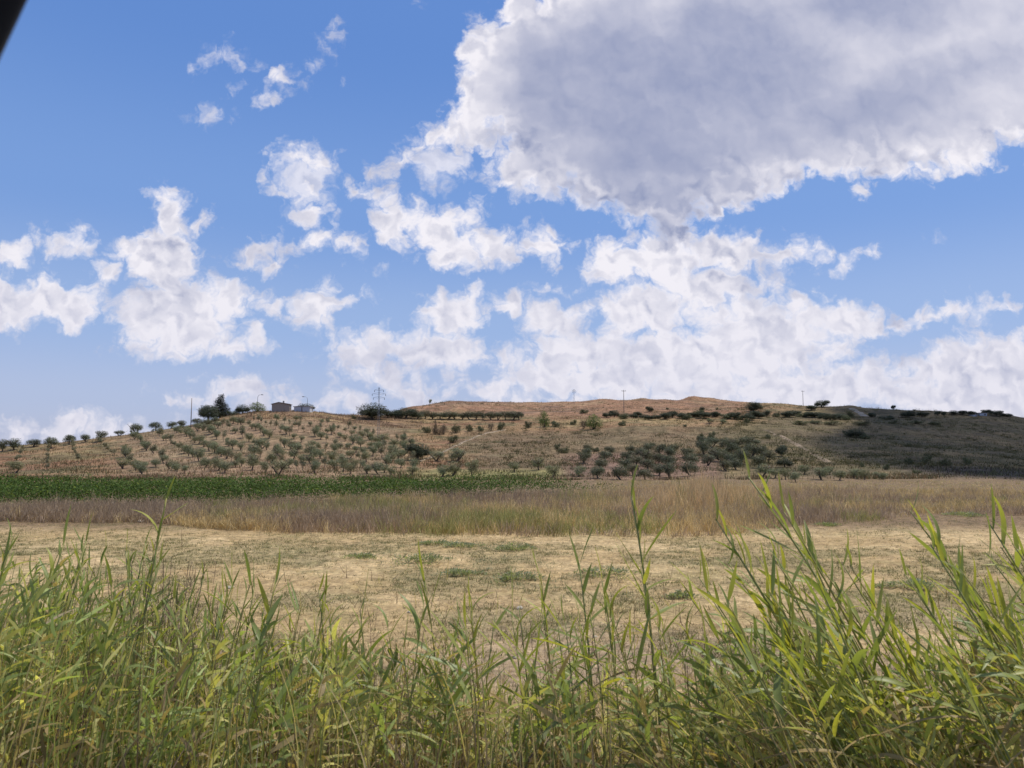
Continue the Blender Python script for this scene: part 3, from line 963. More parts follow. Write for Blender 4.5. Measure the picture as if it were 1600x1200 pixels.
# ------------------------------------------------------------------ trees
def crown_mesh(name, lobes, n, size, col, flat=0.3, hole=0.0):
    """leaf quads in the shells of several lobes; lobes = (x,y,z,rx,ry,rz)"""
    w = np.array([l[3] * l[4] + l[3] * l[5] for l in lobes]); w /= w.sum()
    P = []; NN = []; T = []
    for l, k in zip(lobes, (w * n).astype(int) + 1):
        d = unit(G.normal(0, 1, (k, 3)))
        r = G.uniform(0.0, 1, k) ** 0.35
        lump = 0.78 + 0.44 * fbm(d[:, 0] * 2.2 + l[0] + 7, d[:, 1] * 2.2 + d[:, 2] * 2.2 + l[2] + 9, 3)
        P.append(d * (r * lump)[:, None] * [l[3], l[4], l[5]] + [l[0], l[1], l[2]]); NN.append(d)
        T.append(np.full(k, G.uniform(0.8, 1.2)))
    P = np.concatenate(P); NN = np.concatenate(NN); T = np.concatenate(T); n = len(P)
    d = unit(G.normal(0, 1, (n, 3)) + [0, 0, flat]); nrm = unit(NN + G.normal(0, .55, (n, 3)))
    side = unit(np.cross(d, nrm)); d = unit(np.cross(nrm, side))
    L = G.uniform(.7, 1.4, n) * size
    c = np.array(col) * (T * G.uniform(.65, 1.4, n))[:, None]
    v = blades(P, d, L, L * G.uniform(.45, .75, n), np.zeros((n, 3)), side, 1, c)
    return quad_mesh(name, v[0], v[1], M_crown, v[2])


def trunk_mesh(name, hgt, rad, limbs, lean=0.1, multi=1):
    b = MB()
    tips = []
    for s in range(multi):
        a = R.uniform(0, 6.28); l = lean * R.uniform(.5, 1.5) + (0.25 if multi > 1 else 0)
        mid = Vector((math.cos(a) * l * .5, math.sin(a) * l * .5, hgt * .5)); top = Vector((math.cos(a) * l, math.sin(a) * l, hgt))
        b.tube([(math.cos(a) * .04 * (multi > 1), math.sin(a) * .04 * (multi > 1), -0.25), (0.02, 0, .08), mid, top], [rad * 1.35, rad, rad * .8, rad * .62])
        for k in range(limbs):
            aa = 6.28 * k / limbs + R.uniform(-.4, .4); q = R.uniform(.45, .9)
            b.tube([top - Vector((0, 0, .03)), top + Vector((math.cos(aa) * q * .5, math.sin(aa) * q * .5, q * .55)),
                    top + Vector((math.cos(aa) * q, math.sin(aa) * q, q * 1.15))], [rad * .55, rad * .38, rad * .15], 5)
    return b.mesh(name, M_bark, True)


def tree_thing(name, tm, cm, loc, s, rz, sz=None):
    t = empty(name, loc, rz)
    sz = sz or s
    t.scale = (s, s, sz)
    if tm is not None: link(bpy.data.objects.new('trunk', tm), t)
    link(bpy.data.objects.new('crown', cm), t)
    return t


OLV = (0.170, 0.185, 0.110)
OLIVE = []          # unit olives: about 1 m crown radius, height 2.6
for k in range(7):
    lob = [(0, 0, 1.42, .85, .85, .80), (0, 0, 1.0, .6, .6, .5)]
    for j in range(R.randint(4, 6)):
        a = R.uniform(0, 6.28); q = R.uniform(.4, .8)
        lob.append((math.cos(a) * q, math.sin(a) * q, R.uniform(.85, 2.0), R.uniform(.35, .6), R.uniform(.35, .6), R.uniform(.35, .55)))
    OLIVE.append((trunk_mesh('trunk', .95, .10, 4, .25, 1 + (k % 3 == 0)), crown_mesh('crown', lob, 1500, .17, OLV)))
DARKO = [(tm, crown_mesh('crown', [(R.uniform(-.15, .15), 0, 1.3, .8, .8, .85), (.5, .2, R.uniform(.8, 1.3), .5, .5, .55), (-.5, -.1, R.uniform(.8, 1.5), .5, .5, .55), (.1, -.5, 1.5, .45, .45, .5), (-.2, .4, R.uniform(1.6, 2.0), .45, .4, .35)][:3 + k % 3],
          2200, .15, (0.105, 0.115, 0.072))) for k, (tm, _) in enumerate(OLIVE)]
YOUNG = []
for k in range(5):
    lob = [(0, 0, 1.5, .42, .42, .75)]
    for j in range(3):
        a = R.uniform(0, 6.28)
        lob.append((math.cos(a) * .35, math.sin(a) * .35, R.uniform(1.2, 2.1), .3, .3, .32))
    YOUNG.append((trunk_mesh('trunk', .9, .05, 3, .15), crown_mesh('crown', lob, 600, .18, (0.16, 0.16, 0.10))))
ROUND = []          # dense round evergreen, unit radius 1, height 2
for k in range(5):
    lob = [(0, 0, 1.05, .85, .8, .85)]
    for j in range(7):
        a = R.uniform(0, 6.28)
        lob.append((math.cos(a) * .62, math.sin(a) * .55, R.uniform(.45, 1.45), R.uniform(.3, .5), R.uniform(.3, .5), R.uniform(.3, .5)))
    ROUND.append((trunk_mesh('trunk', .5, .10, 4, .05), crown_mesh('crown', lob, 5500, .12, (0.050, 0.060, 0.038))))
SHRUB = []          # bush without visible trunk, radius 1, height 1.3
for k in range(5):
    lob = [(0, 0, .45, .8, .75, .6)]
    for j in range(5):
        a = R.uniform(0, 6.28)
        lob.append((math.cos(a) * .6, math.sin(a) * .5, R.uniform(.2, .9), R.uniform(.25, .45), R.uniform(.25, .45), R.uniform(.25, .4)))
    b = MB()
    for j in range(6):
        a = R.uniform(0, 6.28); b.tube([(0, 0, -.2), (math.cos(a) * .25, math.sin(a) * .25, .35), (math.cos(a) * .5, math.sin(a) * .5, .8)], [.05, .035, .015], 4)
    SHRUB.append((b.mesh('trunk', M_bark), crown_mesh('crown', lob, 1500, .15, (0.085, 0.095, 0.05))))
lob = [(R.uniform(-.12, .12), R.uniform(-.12, .12), .25 + 2.5 * (i / 12), .78 * (1 - i / 13.5) + .07, .78 * (1 - i / 13.5) + .07, .30) for i in range(13)]
CONE = (trunk_mesh('trunk', .4, .1, 3, 0), crown_mesh('crown', lob, 5000, .14, (0.020, 0.026, 0.019), flat=-.3))
lob = [(R.uniform(-.1, .1), 0, .2 + 2.3 * (i / 9), .55 * (1 - i / 9.6) + .08, .5 * (1 - i / 9.6) + .08, .3) for i in range(10)]
BROWNCONE = (trunk_mesh('trunk', .3, .08, 3, 0), crown_mesh('crown', lob, 900, .19, (0.13, 0.098, 0.065)))
BRIGHT = (SHRUB[0][0], crown_mesh('crown', [(0, 0, .7, .9, .8, .7), (.5, 0, .5, .4, .4, .4), (-.5, .2, .4, .45, .4, .4), (.1, 0, 1.2, .45, .4, .3)], 1300, .15, (0.125, 0.165, 0.050)))
DRYB = (SHRUB[1][0], crown_mesh('crown', [(0, 0, .5, .8, .75, .6), (.4, 0, .7, .4, .4, .4), (-.4, .2, .6, .4, .4, .4)], 600, .16, (0.15, 0.115, 0.08)))
BASE_H = {'darko': 2.4, 'olive': 2.55, 'young': 2.35, 'round': 2.05, 'shrub': 1.25, 'cone': 3.0, 'brown': 2.75, 'bright': 1.5, 'dry': 1.15}
BASE_W = {'darko': 1.75, 'olive': 2.0, 'young': 1.2, 'round': 1.62, 'shrub': 1.7, 'cone': 1.35, 'brown': 1.3, 'bright': 1.9, 'dry': 1.8}
SETS = {'darko': DARKO, 'olive': OLIVE, 'young': YOUNG, 'round': ROUND, 'shrub': SHRUB, 'cone': [CONE], 'brown': [BROWNCONE], 'bright': [BRIGHT], 'dry': [DRYB]}
TNAME = {'darko': 'olive_tree', 'olive': 'olive_tree', 'young': 'olive_tree', 'round': 'evergreen_tree', 'shrub': 'bush', 'cone': 'cypress_tree', 'brown': 'bush', 'bright': 'bush', 'dry': 'bush'}
TCAT = {'darko': 'olive tree', 'olive': 'olive tree', 'young': 'olive tree', 'round': 'tree', 'shrub': 'bush', 'cone': 'tree', 'brown': 'bush', 'bright': 'bush', 'dry': 'bush'}
PLACED = []
SEQ = {}


def plant(kind, px, py, hpx, wpx, label, group=None, back=0.0):
    p = hit(px, py)
    if back:
        u = p.x / p.y; Y = p.y + back
        p = Vector((u * Y, Y, h1(u * Y, Y)))
    ht = pix_dir(px, py - hpx)[1] * p.y - p.z
    return plant_at(kind, p, max(ht, p.y * hpx / F * .8), p.y * wpx / F, label, group)


def plant_at(kind, p, H, W, label, group=None):
    tm, cm = R.choice(SETS[kind])
    t = tree_thing(TNAME[kind], tm, cm, p - Vector((0, 0, .05)), W / BASE_W[kind], R.uniform(0, 6.28), H / BASE_H[kind])
    meta(t, label, TCAT[kind], group)
    if '{}' in label: SEQ.setdefault(label, []).append(t)
    PLACED.append((p.x, p.y))
    return t


# skyline of the left hill, from the left edge to the conifer
for (x, b, h, w, lab) in [
    (3, 705, 20, 20, 'leftmost skyline olive tree, cut by the left picture edge'),
    (22, 702, 22, 26, 'broad dark skyline olive tree, second from the left edge'),
    (52, 697, 15, 28, 'low flat-topped skyline olive tree, third from the left edge'),
    (80, 699, 22, 24, 'round skyline olive tree above the first thin hillside row'),
    (108, 693, 18, 20, 'skyline olive tree above the second thin hillside row'),
    (134, 690, 17, 20, 'compact skyline olive tree halfway down the left slope'),
    (158, 688, 18, 22, 'leaning skyline olive tree right of the compact one'),
    (186, 680, 12, 16, 'small skyline olive tree before the pair on the rise'),
    (214, 677, 16, 24, 'wide skyline olive tree, left one of the pair on the rise'),
    (243, 671, 14, 22, 'reddish skyline olive tree, right one of the pair on the rise'),
    (268, 668, 14, 20, 'skyline olive tree left of the bare pole'),
    (284, 665, 13, 18, 'skyline olive tree just before the bare pole'),
    (308, 663, 13, 20, 'skyline olive tree right of the bare pole'),
    (322, 665, 12, 22, 'low olive tree in front of the dark conifers'),
    (336, 660, 12, 16, 'small olive tree under the tall pointed conifer')]:
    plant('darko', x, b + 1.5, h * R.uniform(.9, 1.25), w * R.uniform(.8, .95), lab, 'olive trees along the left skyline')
plant('cone', 345, 652, 37, 31, 'tall pointed dark conifer on the left hill')
plant('round', 326, 656, 26, 32, 'rounded dark evergreen against the left side of the pointed conifer')
plant('round', 379, 645, 15, 20, 'dark round bushy tree between the conifer and the sheds')
plant('shrub', 365, 648, 8, 20, 'low dark bush sloping down beside the round tree')
plant('bright', 402, 643, 15, 30, 'light green bush under the left street lamp')
plant('round', 477, 644, 15, 26, 'green bushy tree behind the pale shed', back=4)
plant('round', 581, 655, 28, 46, 'largest dark evergreen beside the lattice pylon')
plant('round', 606, 653, 13, 20, 'small evergreen right of the lattice pylon')
plant('darko', 619, 652, 14, 20, 'olive tree just left of the second broad crown on the terrace')
plant('round', 634, 654, 19, 36, 'second broad dark evergreen on the terrace')
for i, (x, w) in enumerate(((652, 16), (664, 15), (676, 16), (688, 17), (700, 17), (711, 15), (722, 14), (733, 14), (744, 13), (755, 13), (767, 14), (778, 14), (790, 15), (802, 17), (811, 12))):
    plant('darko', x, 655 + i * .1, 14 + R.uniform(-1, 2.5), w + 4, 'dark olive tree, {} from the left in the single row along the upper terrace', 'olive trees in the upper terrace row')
plant('olive', 672, 631, 8, 7, 'tiny lone tree on the skyline above the terrace row')
plant('brown', 680, 679, 26, 12, 'brown pointed bush in the middle of the thicket cluster')
plant('shrub', 667, 677, 13, 15, 'green bush at the left of the brown pointed bush')
plant('dry', 693, 679, 18, 15, 'brown rounded bush at the right of the pointed one')
plant('dry', 686, 680, 13, 14, 'low brown bush at the foot of the pointed one')
for (x, b, h, w, kd, lab) in [
    (713, 677, 14, 16, 'shrub', 'dark bush right of the brown pointed thicket'),
    (733, 674, 12, 12, 'shrub', 'second dark bush right of the brown thicket'),
    (751, 674, 10, 12, 'shrub', 'low bush third right of the brown thicket'),
    (767, 674, 15, 12, 'dry', 'taller greyish bush above the pale track'),
    (783, 672, 16, 12, 'shrub', 'upright dark bush, rightmost above the pale track'),
    (707, 692, 13, 20, 'shrub', 'dark bush on the slope above the pale path'),
    (850, 668, 26, 24, 'bright', 'bright green bushy tree standing alone on the middle slope'),
    (868, 667, 11, 16, 'shrub', 'bush at the right foot of the bright green tree'),
    (826, 669, 12, 12, 'shrub', 'small bush left of the bright green tree'),
    (896, 664, 9, 13, 'shrub', 'small bush between the two bright green ones'),
    (928, 671, 24, 32, 'bright', 'wide bright green bush right of the lone bushy tree'),
    (912, 670, 16, 16, 'dry', 'grey-brown bush against the left of the wide green bush'),
    (912, 646, 7, 16, 'shrub', 'small bush high on the bare ridge slope'),
    (972, 666, 10, 14, 'shrub', 'bush at the foot of the tall thin pole'),
    (1015, 644, 10, 12, 'round', 'dark round tree on the bare ridge above the hedge'),
    (1043, 640, 4, 5, 'shrub', 'tiny bush on the ridge, left of the spoil heap'),
    (1097, 642, 8, 9, 'round', 'small round tree below the spoil heap'),
    (1120, 640, 4, 5, 'shrub', 'tiny bush on the ridge, right of the spoil heap'),
    (1109, 662, 10, 14, 'olive', 'left of two small trees on the bright terrace'),
    (1130, 662, 9, 13, 'olive', 'right of two small trees on the bright terrace'),
    (1167, 661, 9, 11, 'shrub', 'small bush at the right end of the bright terrace'),
    (1070, 667, 5, 8, 'shrub', 'low bush on the edge of the bright terrace'),
    (1177, 643, 17, 28, 'round', 'big dark round tree at the end of the bare ridge'),
    (1284, 637, 13, 22, 'round', 'dark round tree on the skyline right of the far pole'),
    (1268, 641, 9, 18, 'round', 'low dark tree at the left of the skyline round tree'),
    (1396, 640, 8, 7, 'round', 'tiny lone tree on the right skyline'),
    (1363, 652, 9, 12, 'round', 'small dark tree just under the right skyline'),
    (1420, 652, 12, 24, 'round', 'dark tree group leader, first of the right skyline trees'),
    (1441, 652, 10, 18, 'round', 'dark tree, second of the right skyline trees'),
    (1465, 649, 8, 9, 'round', 'small tree, third of the right skyline trees'),
    (1475, 650, 8, 8, 'round', 'small tree, fourth of the right skyline trees'),
    (1490, 648, 8, 14, 'round', 'tree left of the far white walls'),
    (1504, 648, 8, 14, 'round', 'tree just before the far white walls'),
    (1517, 649, 8, 14, 'round', 'tree in front of the far white walls'),
    (1541, 647, 8, 14, 'round', 'tree right of the far white walls'),
    (1557, 650, 10, 20, 'round', 'broad dark tree near the right end of the skyline'),
    (1573, 651, 6, 16, 'round', 'low tree at the right end of the skyline'),
    (1338, 684, 16, 26, 'round', 'largest dark bush on the shaded right slope'),
    (1326, 682, 12, 18, 'shrub', 'dark bush left of the largest one on the right slope'),
    (1352, 686, 10, 18, 'shrub', 'dark bush right of the largest one on the right slope'),
    (1417, 698, 6, 13, 'shrub', 'low bush in the middle of the right slope'),
    (1200, 685, 9, 9, 'shrub', 'small dark bush left of the dirt track'),
    (1222, 714, 21, 18, 'round', 'dark tree standing left of the lower dirt track'),
    (1226, 730, 18, 24, 'round', 'dark tree below the one beside the dirt track'),
    (1448, 724, 14, 16, 'shrub', 'bush on the lower right slope, left of a pair'),
    (1478, 728, 14, 20, 'shrub', 'bush on the lower right slope, left one of the pair'),
    (1512, 726, 13, 14, 'shrub', 'bush on the lower right slope, right one of the pair'),
    (1420, 726, 12, 14, 'shrub', 'leftmost bush in the line on the lower right slope'),
    (1347, 730, 9, 8, 'shrub', 'small bush above the last olives on the right'),
    (1432, 740, 8, 16, 'shrub', 'low bush just above the burnt ground'),
    (1385, 734, 10, 12, 'shrub', 'bush above the right end of the lower olive row'),
    (553, 655, 7, 10, 'shrub', 'small dark bush on the crest left of the big evergreen'),
    (463, 664, 5, 10, 'shrub', 'low bush under the pale shed'),
    (632, 682, 8, 6, 'shrub', 'tiny bush in the yellow grass right of the pylon')]:
    plant(kd, x, b, h, w, lab)

# hedge of small dark trees running to the right under the bare ridge
x = 948
while x < 1335:
    b = 654 + R.uniform(-2.2, 1.8) + 1.2 * math.sin(x * .05) - 3 * max(0, (x - 1180) / 150) + (4 if x > 1290 else 0)
    plant('round' if R.random() < .7 else 'shrub', x, b, R.uniform(7, 13), R.uniform(13, 22), 'small dark tree, {} from the left in the hedge line under the far ridge', 'hedge line under the far ridge')
    x += R.choice((6, 8, 10, 12, 15))
for (x, b) in ((1250, 664), (1275, 662), (1300, 664), (1385, 656), (1395, 662), (1430, 662), (1460, 664), (1345, 664)):
    plant('shrub', x, b, R.uniform(5, 8), R.uniform(16, 28), 'low dark bush, {} from the left on the upper right slope under the skyline', 'bushes on the upper right slope')

# foreground olives of the left orchard
for (x, b, h, w, lab) in [
    (25, 739, 21, 36, 'wide old olive tree at the left edge above the vineyard'),
    (192, 733, 21, 24, 'round olive tree near the left end of the lowest orchard row'),
    (244, 731, 18, 18, 'small round olive tree, second in the lowest orchard row'),
    (341, 736, 22, 28, 'forked olive tree left of the tall dense one in the lowest row'),
    (368, 731, 16, 16, 'small olive tree close behind the tall dense one'),
    (394, 735, 33, 24, 'tall dense olive tree in the lowest row of the left orchard'),
    (414, 739, 20, 20, 'thin olive tree between the tall dense and the broad one'),
    (435, 743, 30, 30, 'broad dark olive tree reaching down to the vineyard'),
    (437, 713, 18, 26, 'full olive tree right above the broad dark one'),
    (462, 708, 18, 22, 'dense olive tree in the middle of the orchard'),
    (491, 719, 20, 22, 'double-crowned olive tree, upper of two in line'),
    (492, 740, 24, 18, 'tall slim olive tree below the double-crowned one'),
    (547, 741, 20, 22, 'spreading olive tree in the lowest row right of the slim one'),
    (574, 741, 20, 20, 'left one of a close pair of olives in the lowest row'),
    (590, 741, 25, 22, 'right one of a close pair of olives in the lowest row'),
    (611, 743, 18, 18, 'small round olive tree right of the close pair'),
    (626, 731, 18, 20, 'olive tree between the small round and the dark oak-like one'),
    (611, 723, 19, 22, 'olive tree left of the darkest big-crowned one'),
    (644, 743, 18, 24, 'low olive tree under the darkest big-crowned one'),
    (691, 745, 22, 22, 'olive tree at the left foot of the leaning pair'),
    (707, 744, 28, 30, 'leaning olive tree with a visible bent trunk by the vineyard'),
    (738, 747, 32, 26, 'tall olive tree right of the leaning one, by the vineyard'),
    (715, 722, 26, 32, 'wide olive tree behind the leaning one'),
    (682, 721, 20, 26, 'wide low olive tree right of the darkest big-crowned one'),
    (804, 738, 20, 22, 'lone small olive tree on the yellow-green strip'),
    (841, 735, 26, 24, 'olive tree with a dark bare trunk left of the shaded rows'),
    (864, 746, 21, 28, 'open-crowned olive tree in front of the shaded rows'),
    (904, 745, 21, 24, 'first low olive tree of the shaded right orchard')]:
    plant('olive', x, b, h, w, lab)
t = plant('round', 652, 719, 29, 38, 'darkest big-crowned tree in the orchard, round as an oak')
for (x, b, h, w) in ((567, 684, 14, 16), (578, 688, 16, 18), (590, 694, 18, 20), (600, 690, 15, 18), (614, 698, 16, 20), (629, 700, 13, 14), (592, 702, 16, 18), (578, 700, 12, 16), (560, 692, 14, 14)):
    plant('olive', x, b, h, w, 'dense olive tree, {} from the left in the knot of trees below the pylon', 'knot of olive trees under the pylon')

# rows of the left orchard on a world grid
def free(x, y, d=3.2):
    return all((x - a) ** 2 + (y - b) ** 2 > d * d for a, b in PLACED)


cnt = 0
ROWS = {}
for i in range(-14, 30):
    for j in range(0, 28):
        Y = 108 + j * 4.2 + R.uniform(-.45, .45)
        X = -42 + i * 5.9 - 0.60 * (Y - 108) + R.uniform(-.35, .35)
        px = 800 + F * X / Y
        top = np.interp(px, [190, 300, 420, 560, 650], [200, 205, 212, 205, 165])
        if not (196 < px < 660) or Y > top: continue
        big = px > 300
        if R.random() < (0.07 if px > 250 else 0.2) or not free(X, Y, 2.7): continue
        H = R.uniform(1.6, 2.8) * (0.85 if Y < 125 else 1)
        kd = 'olive' if R.random() < .72 else 'young'
        ROWS.setdefault(i, []).append(plant_at(kd, Vector((X, Y, h1(X, Y))), H, H * R.uniform(.75, 1.1) * (1 if kd == 'olive' else .62),
                 'small olive tree', 'olive rows on the left hillside'))
        cnt += 1
ONES = 'first second third fourth fifth sixth seventh eighth ninth tenth eleventh twelfth thirteenth fourteenth fifteenth sixteenth seventeenth eighteenth nineteenth'.split()
TENS = {2: 'twent', 3: 'thirt', 4: 'fort', 5: 'fift', 6: 'sixt', 7: 'sevent'}


def ordinal(n):
    if n < 20: return ONES[n - 1]
    t, o = divmod(n, 10)
    return TENS[t] + 'ieth' if o == 0 else TENS[t] + 'y-' + ONES[o - 1]


for a, i in enumerate(sorted(ROWS)):
    for b, o in enumerate(sorted(ROWS[i], key=lambda q: q.location.y)):
        o['label'] = '%s tree from the bottom in the %s slanting row of the left hillside orchard' % (ordinal(b + 1), ordinal(a + 1))
# thin young rows further left
for (x0, y0, x1, y1, k) in ((76, 692, 75, 735, 8), (110, 693, 122, 722, 7), (155, 692, 176, 714, 7), (30, 720, 22, 735, 2), (36, 706, 26, 722, 3)):
    for q in range(k):
        tt = q / max(1, k - 1)
        plant('young', x0 + (x1 - x0) * tt + R.uniform(-1.5, 1.5), y0 + (y1 - y0) * tt, R.uniform(10, 14), R.uniform(6, 10),
              'thin young olive, {} from the left in the sparse far left rows', 'thin young olives at the far left')
# shaded orchard right of the middle; darker crowns carry the cloud's shade in their colour
cols = [[(912, 724, 20), (920, 708, 17), (916, 715, 16)], [(990, 743, 20), (996, 729, 20), (1000, 716, 18)], [(1028, 744, 20), (1030, 726, 20), (1032, 712, 18)], [(934, 748, 22), (940, 734, 22), (946, 721, 20), (952, 710, 15)],
        [(969, 750, 25), (976, 736, 22), (982, 722, 20), (986, 710, 16)], [(1008, 750, 22), (1011, 736, 22), (1013, 722, 20), (1014, 710, 18)],
        [(1044, 746, 24), (1047, 732, 22), (1046, 718, 20), (1054, 708, 16)], [(1080, 744, 24), (1078, 730, 22), (1076, 716, 18)],
        [(1102, 712, 26), (1112, 700, 20), (1098, 694, 14), (1106, 728, 20)],
        [(1128, 722, 24), (1118, 716, 20), (1140, 726, 22), (1150, 734, 20), (1134, 704, 20), (1148, 700, 18), (1190, 716, 20), (1200, 724, 20), (1136, 736, 22), (1146, 714, 24), (1160, 726, 26), (1174, 716, 24), (1186, 732, 22), (1168, 700, 18), (1160, 694, 12), (1182, 696, 12)],
        [(1194, 744, 22), (1212, 748, 20), (1228, 750, 20), (1244, 754, 20), (1258, 742, 18), (1282, 750, 22), (1296, 742, 16), (1311, 751, 22), (1334, 748, 18), (1350, 750, 18), (1380, 750, 14), (1366, 746, 12)]]
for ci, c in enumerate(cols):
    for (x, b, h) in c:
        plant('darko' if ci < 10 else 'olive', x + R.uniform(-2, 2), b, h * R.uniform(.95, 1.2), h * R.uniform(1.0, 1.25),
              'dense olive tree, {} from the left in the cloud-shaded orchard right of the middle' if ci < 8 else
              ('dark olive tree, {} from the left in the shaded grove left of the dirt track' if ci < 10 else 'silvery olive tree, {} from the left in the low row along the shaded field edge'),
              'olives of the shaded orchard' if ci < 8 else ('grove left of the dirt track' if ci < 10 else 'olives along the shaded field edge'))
# bushes on the brown middle slope
for (x, b, h, w) in ((1094, 690, 14, 14), (1112, 688, 16, 13), (916, 712, 12, 14), (930, 706, 8, 14), (870, 702, 10, 12), (880, 708, 12, 22), (1020, 698, 8, 10), (1165, 690, 10, 18)):
    plant('shrub', x, b, h, w, 'dark bush, {} from the left above the shaded orchard on the brown slope', 'bushes above the shaded orchard')


# ------------------------------------------------------------------ poles, pylons, lamps, sheds
def lattice_pylon(px, base_py, top_py, label):
    p = hit(px, base_py)
    u, t = pix_dir(px, top_py)
    H = t * p.y - p.z
    root = empty('pylon', p, R.uniform(-.2, .2))
    w0, w1 = H * .020, H * .008
    rk = max(.035, H * .0024)
    m = MB()
    for sx in (-1, 1):
        for sy in (-1, 1):
            m.tube([(sx * w0, sy * w0, -.3), (sx * w1, sy * w1, H)], rk, 4)
    m.build('leg', M_metal, root)
    m = MB(); nn = 14
    for i in range(nn):
        for sx, sy, ex, ey in ((-1, -1, 1, -1), (1, -1, 1, 1), (1, 1, -1, 1), (-1, 1, -1, -1)):
            a = i / nn; b = (i + 1) / nn; wa = w0 + (w1 - w0) * a; wb = w0 + (w1 - w0) * b
            m.tube([(sx * wa, sy * wa, a * H), (ex * wb, ey * wb, b * H)], rk * .6, 3)
    m.build('bracing', M_metal, root)
    for q, (zf, w) in enumerate(((.80, .10), (.87, .12), (.94, .08))):
        m = MB()
        for s in (-1, 1):
            m.tube([(0, 0, zf * H), (s * w * H, 0, zf * H + .1)], [rk * 1.1, rk * .7], 4)
            m.tube([(0, 0, zf * H + .035 * H), (s * w * H, 0, zf * H + .1)], [rk * .7, rk * .5], 4)
        arm = m.build('cross_arm', M_metal, root)
        for s in (-1, 1):
            MB().tube([(s * w * H, 0, zf * H + .1), (s * w * H, 0, zf * H - .35)], [.04, .07], 5).build('insulator', M_dark, arm)
    meta(root, label, 'pylon')
    return root, H


def pole(px, base_py, top_py, label, arms=0):
    p = hit(px, base_py); u, t = pix_dir(px, top_py); H = t * p.y - p.z
    root = empty('utility_pole', p)
    MB().tube([(0, 0, -.4), (0, 0, H)], [.15, .09], 8).build('post', M_wood, root, True)
    for k in range(arms):
        a = MB().box((0, -.13, H - .5 - k * 1.1), (1.7, .12, .14)).build('cross_arm', M_wood, root)
        for s in (-.75, 0, .75):
            MB().tube([(s, -.13, H - .42 - k * 1.1), (s, -.13, H - .15 - k * 1.1)], [.05, .04], 6).build('insulator', M_conc, a)
    MB().box((0, 0, H * .75), (.12, .36, .45)).build('cable_box', M_dark, root) if arms else None
    meta(root, label, 'utility pole')
    return root


lattice_pylon(591, 691, 605, 'nearest slender lattice pylon in front of the large evergreen')
lattice_pylon(897, 632, 608, 'small lattice pylon rising behind the bare far ridge')
pole(298, 669, 622, 'bare pole without arms among the left skyline olives')
pole(975, 650, 609, 'tall thin pole with a short cross arm before the bare ridge', 1)
pole(1255, 634, 610, 'far pole with a cross arm over the dark right ridge', 1)


def lamp(px, base_py, top_py, sgn, label):
    p = hit(px, base_py); u, t = pix_dir(px, top_py); H = t * p.y - p.z
    root = empty('street_lamp', p)
    m = MB()
    m.tube([(0, 0, -.3), (0, 0, H * .82), (sgn * .15, 0, H * .95), (sgn * .55, 0, H), (sgn * 1.15, 0, H + .05)], [.085, .06, .055, .05, .045], 7)
    m.build('pole', M_metal, root, True)
    MB().tube([(sgn * 1.05, 0, H + .03), (sgn * 1.3, 0, H + .06), (sgn * 1.8, 0, H + .02)], [.07, .15, .08], 8).build('lamp_head', M_metal, root, True)
    MB().box((0, 0, .5), (.22, .22, 1.0)).build('base_cover', M_metal, root)
    meta(root, label, 'street lamp')


lamp(402, 643, 617, 1, 'street lamp over the light green bush, head pointing right')
lamp(480, 643, 620, -1, 'street lamp beside the pale shed, head pointing left')


def shed(px, base_py, wpx, hpx, mat, roofmat, label, flat=False, rot=0.15):
    p = hit(px, base_py)
    W = p.y * wpx / F; H = p.y * hpx / F; D = W * .7
    root = empty('shed', p + Vector((0, D * .5, 0)), rot)
    base = -0.8
    b = bpy.data.meshes.new('wall')
    tz = H * (.80 if not flat else .86)
    rz = H * (.98 if not flat else .9)
    V = [(-W / 2, -D / 2, base), (W / 2, -D / 2, base), (W / 2, D / 2, base), (-W / 2, D / 2, base),
         (-W / 2, -D / 2, tz), (W / 2, -D / 2, tz), (W / 2, D / 2, tz), (-W / 2, D / 2, tz),
         (-W * .12, -D / 2, rz), (-W * .12, D / 2, rz)]
    b.from_pydata(V, [], [(0, 1, 5, 8, 4), (1, 2, 6, 5), (2, 3, 7, 9, 6), (3, 0, 4, 7)])
    b.materials.append(mat); link(bpy.data.objects.new('wall', b), root)
    ov = W * .05
    for s, (xa, za, xb, zb) in enumerate(((-W / 2 - ov, tz - .06, -W * .12, rz + .06), (-W * .12, rz + .06, W / 2 + ov, tz - .03))):
        th = .16; r = bpy.data.meshes.new('roof')
        y0, y1 = -D / 2 - ov, D / 2 + ov
        V = [(xa, y0, za), (xb, y0, zb), (xb, y1, zb), (xa, y1, za), (xa, y0, za + th), (xb, y0, zb + th), (xb, y1, zb + th), (xa, y1, za + th)]
        r.from_pydata(V, [], [(3, 2, 1, 0), (4, 5, 6, 7), (0, 1, 5, 4), (1, 2, 6, 5), (2, 3, 7, 6), (3, 0, 4, 7)])
        r.materials.append(roofmat); link(bpy.data.objects.new('roof', r), root)
    if flat:
        for k, xx in enumerate((-W * .25, W * .25)):
            MB().box((xx, -D / 2 - .02, tz * .42), (W * .40, .08, tz * .84)).build('door', M_white, root)
        MB().box((0, -D / 2 - .04, tz * .5), (.18, .12, tz)).build('door_post', M_dark, root)
    else:
        MB().box((W * .1, 0, rz + .35), (.5, .5, .7)).build('chimney', M_conc, root)
        MB().box((W * .505, 0, tz * .55), (.06, .9, .7)).build('window', M_dark, root)
    meta(root, label, 'shed')


shed(437, 643.5, 27, 14.5, M_shed, M_tile, 'brown rendered shed with a low pitched roof on the hilltop')
shed(472, 643.5, 25, 9, M_white, M_conc, 'low pale shed with two white doors right of the brown shed', True, -.05)


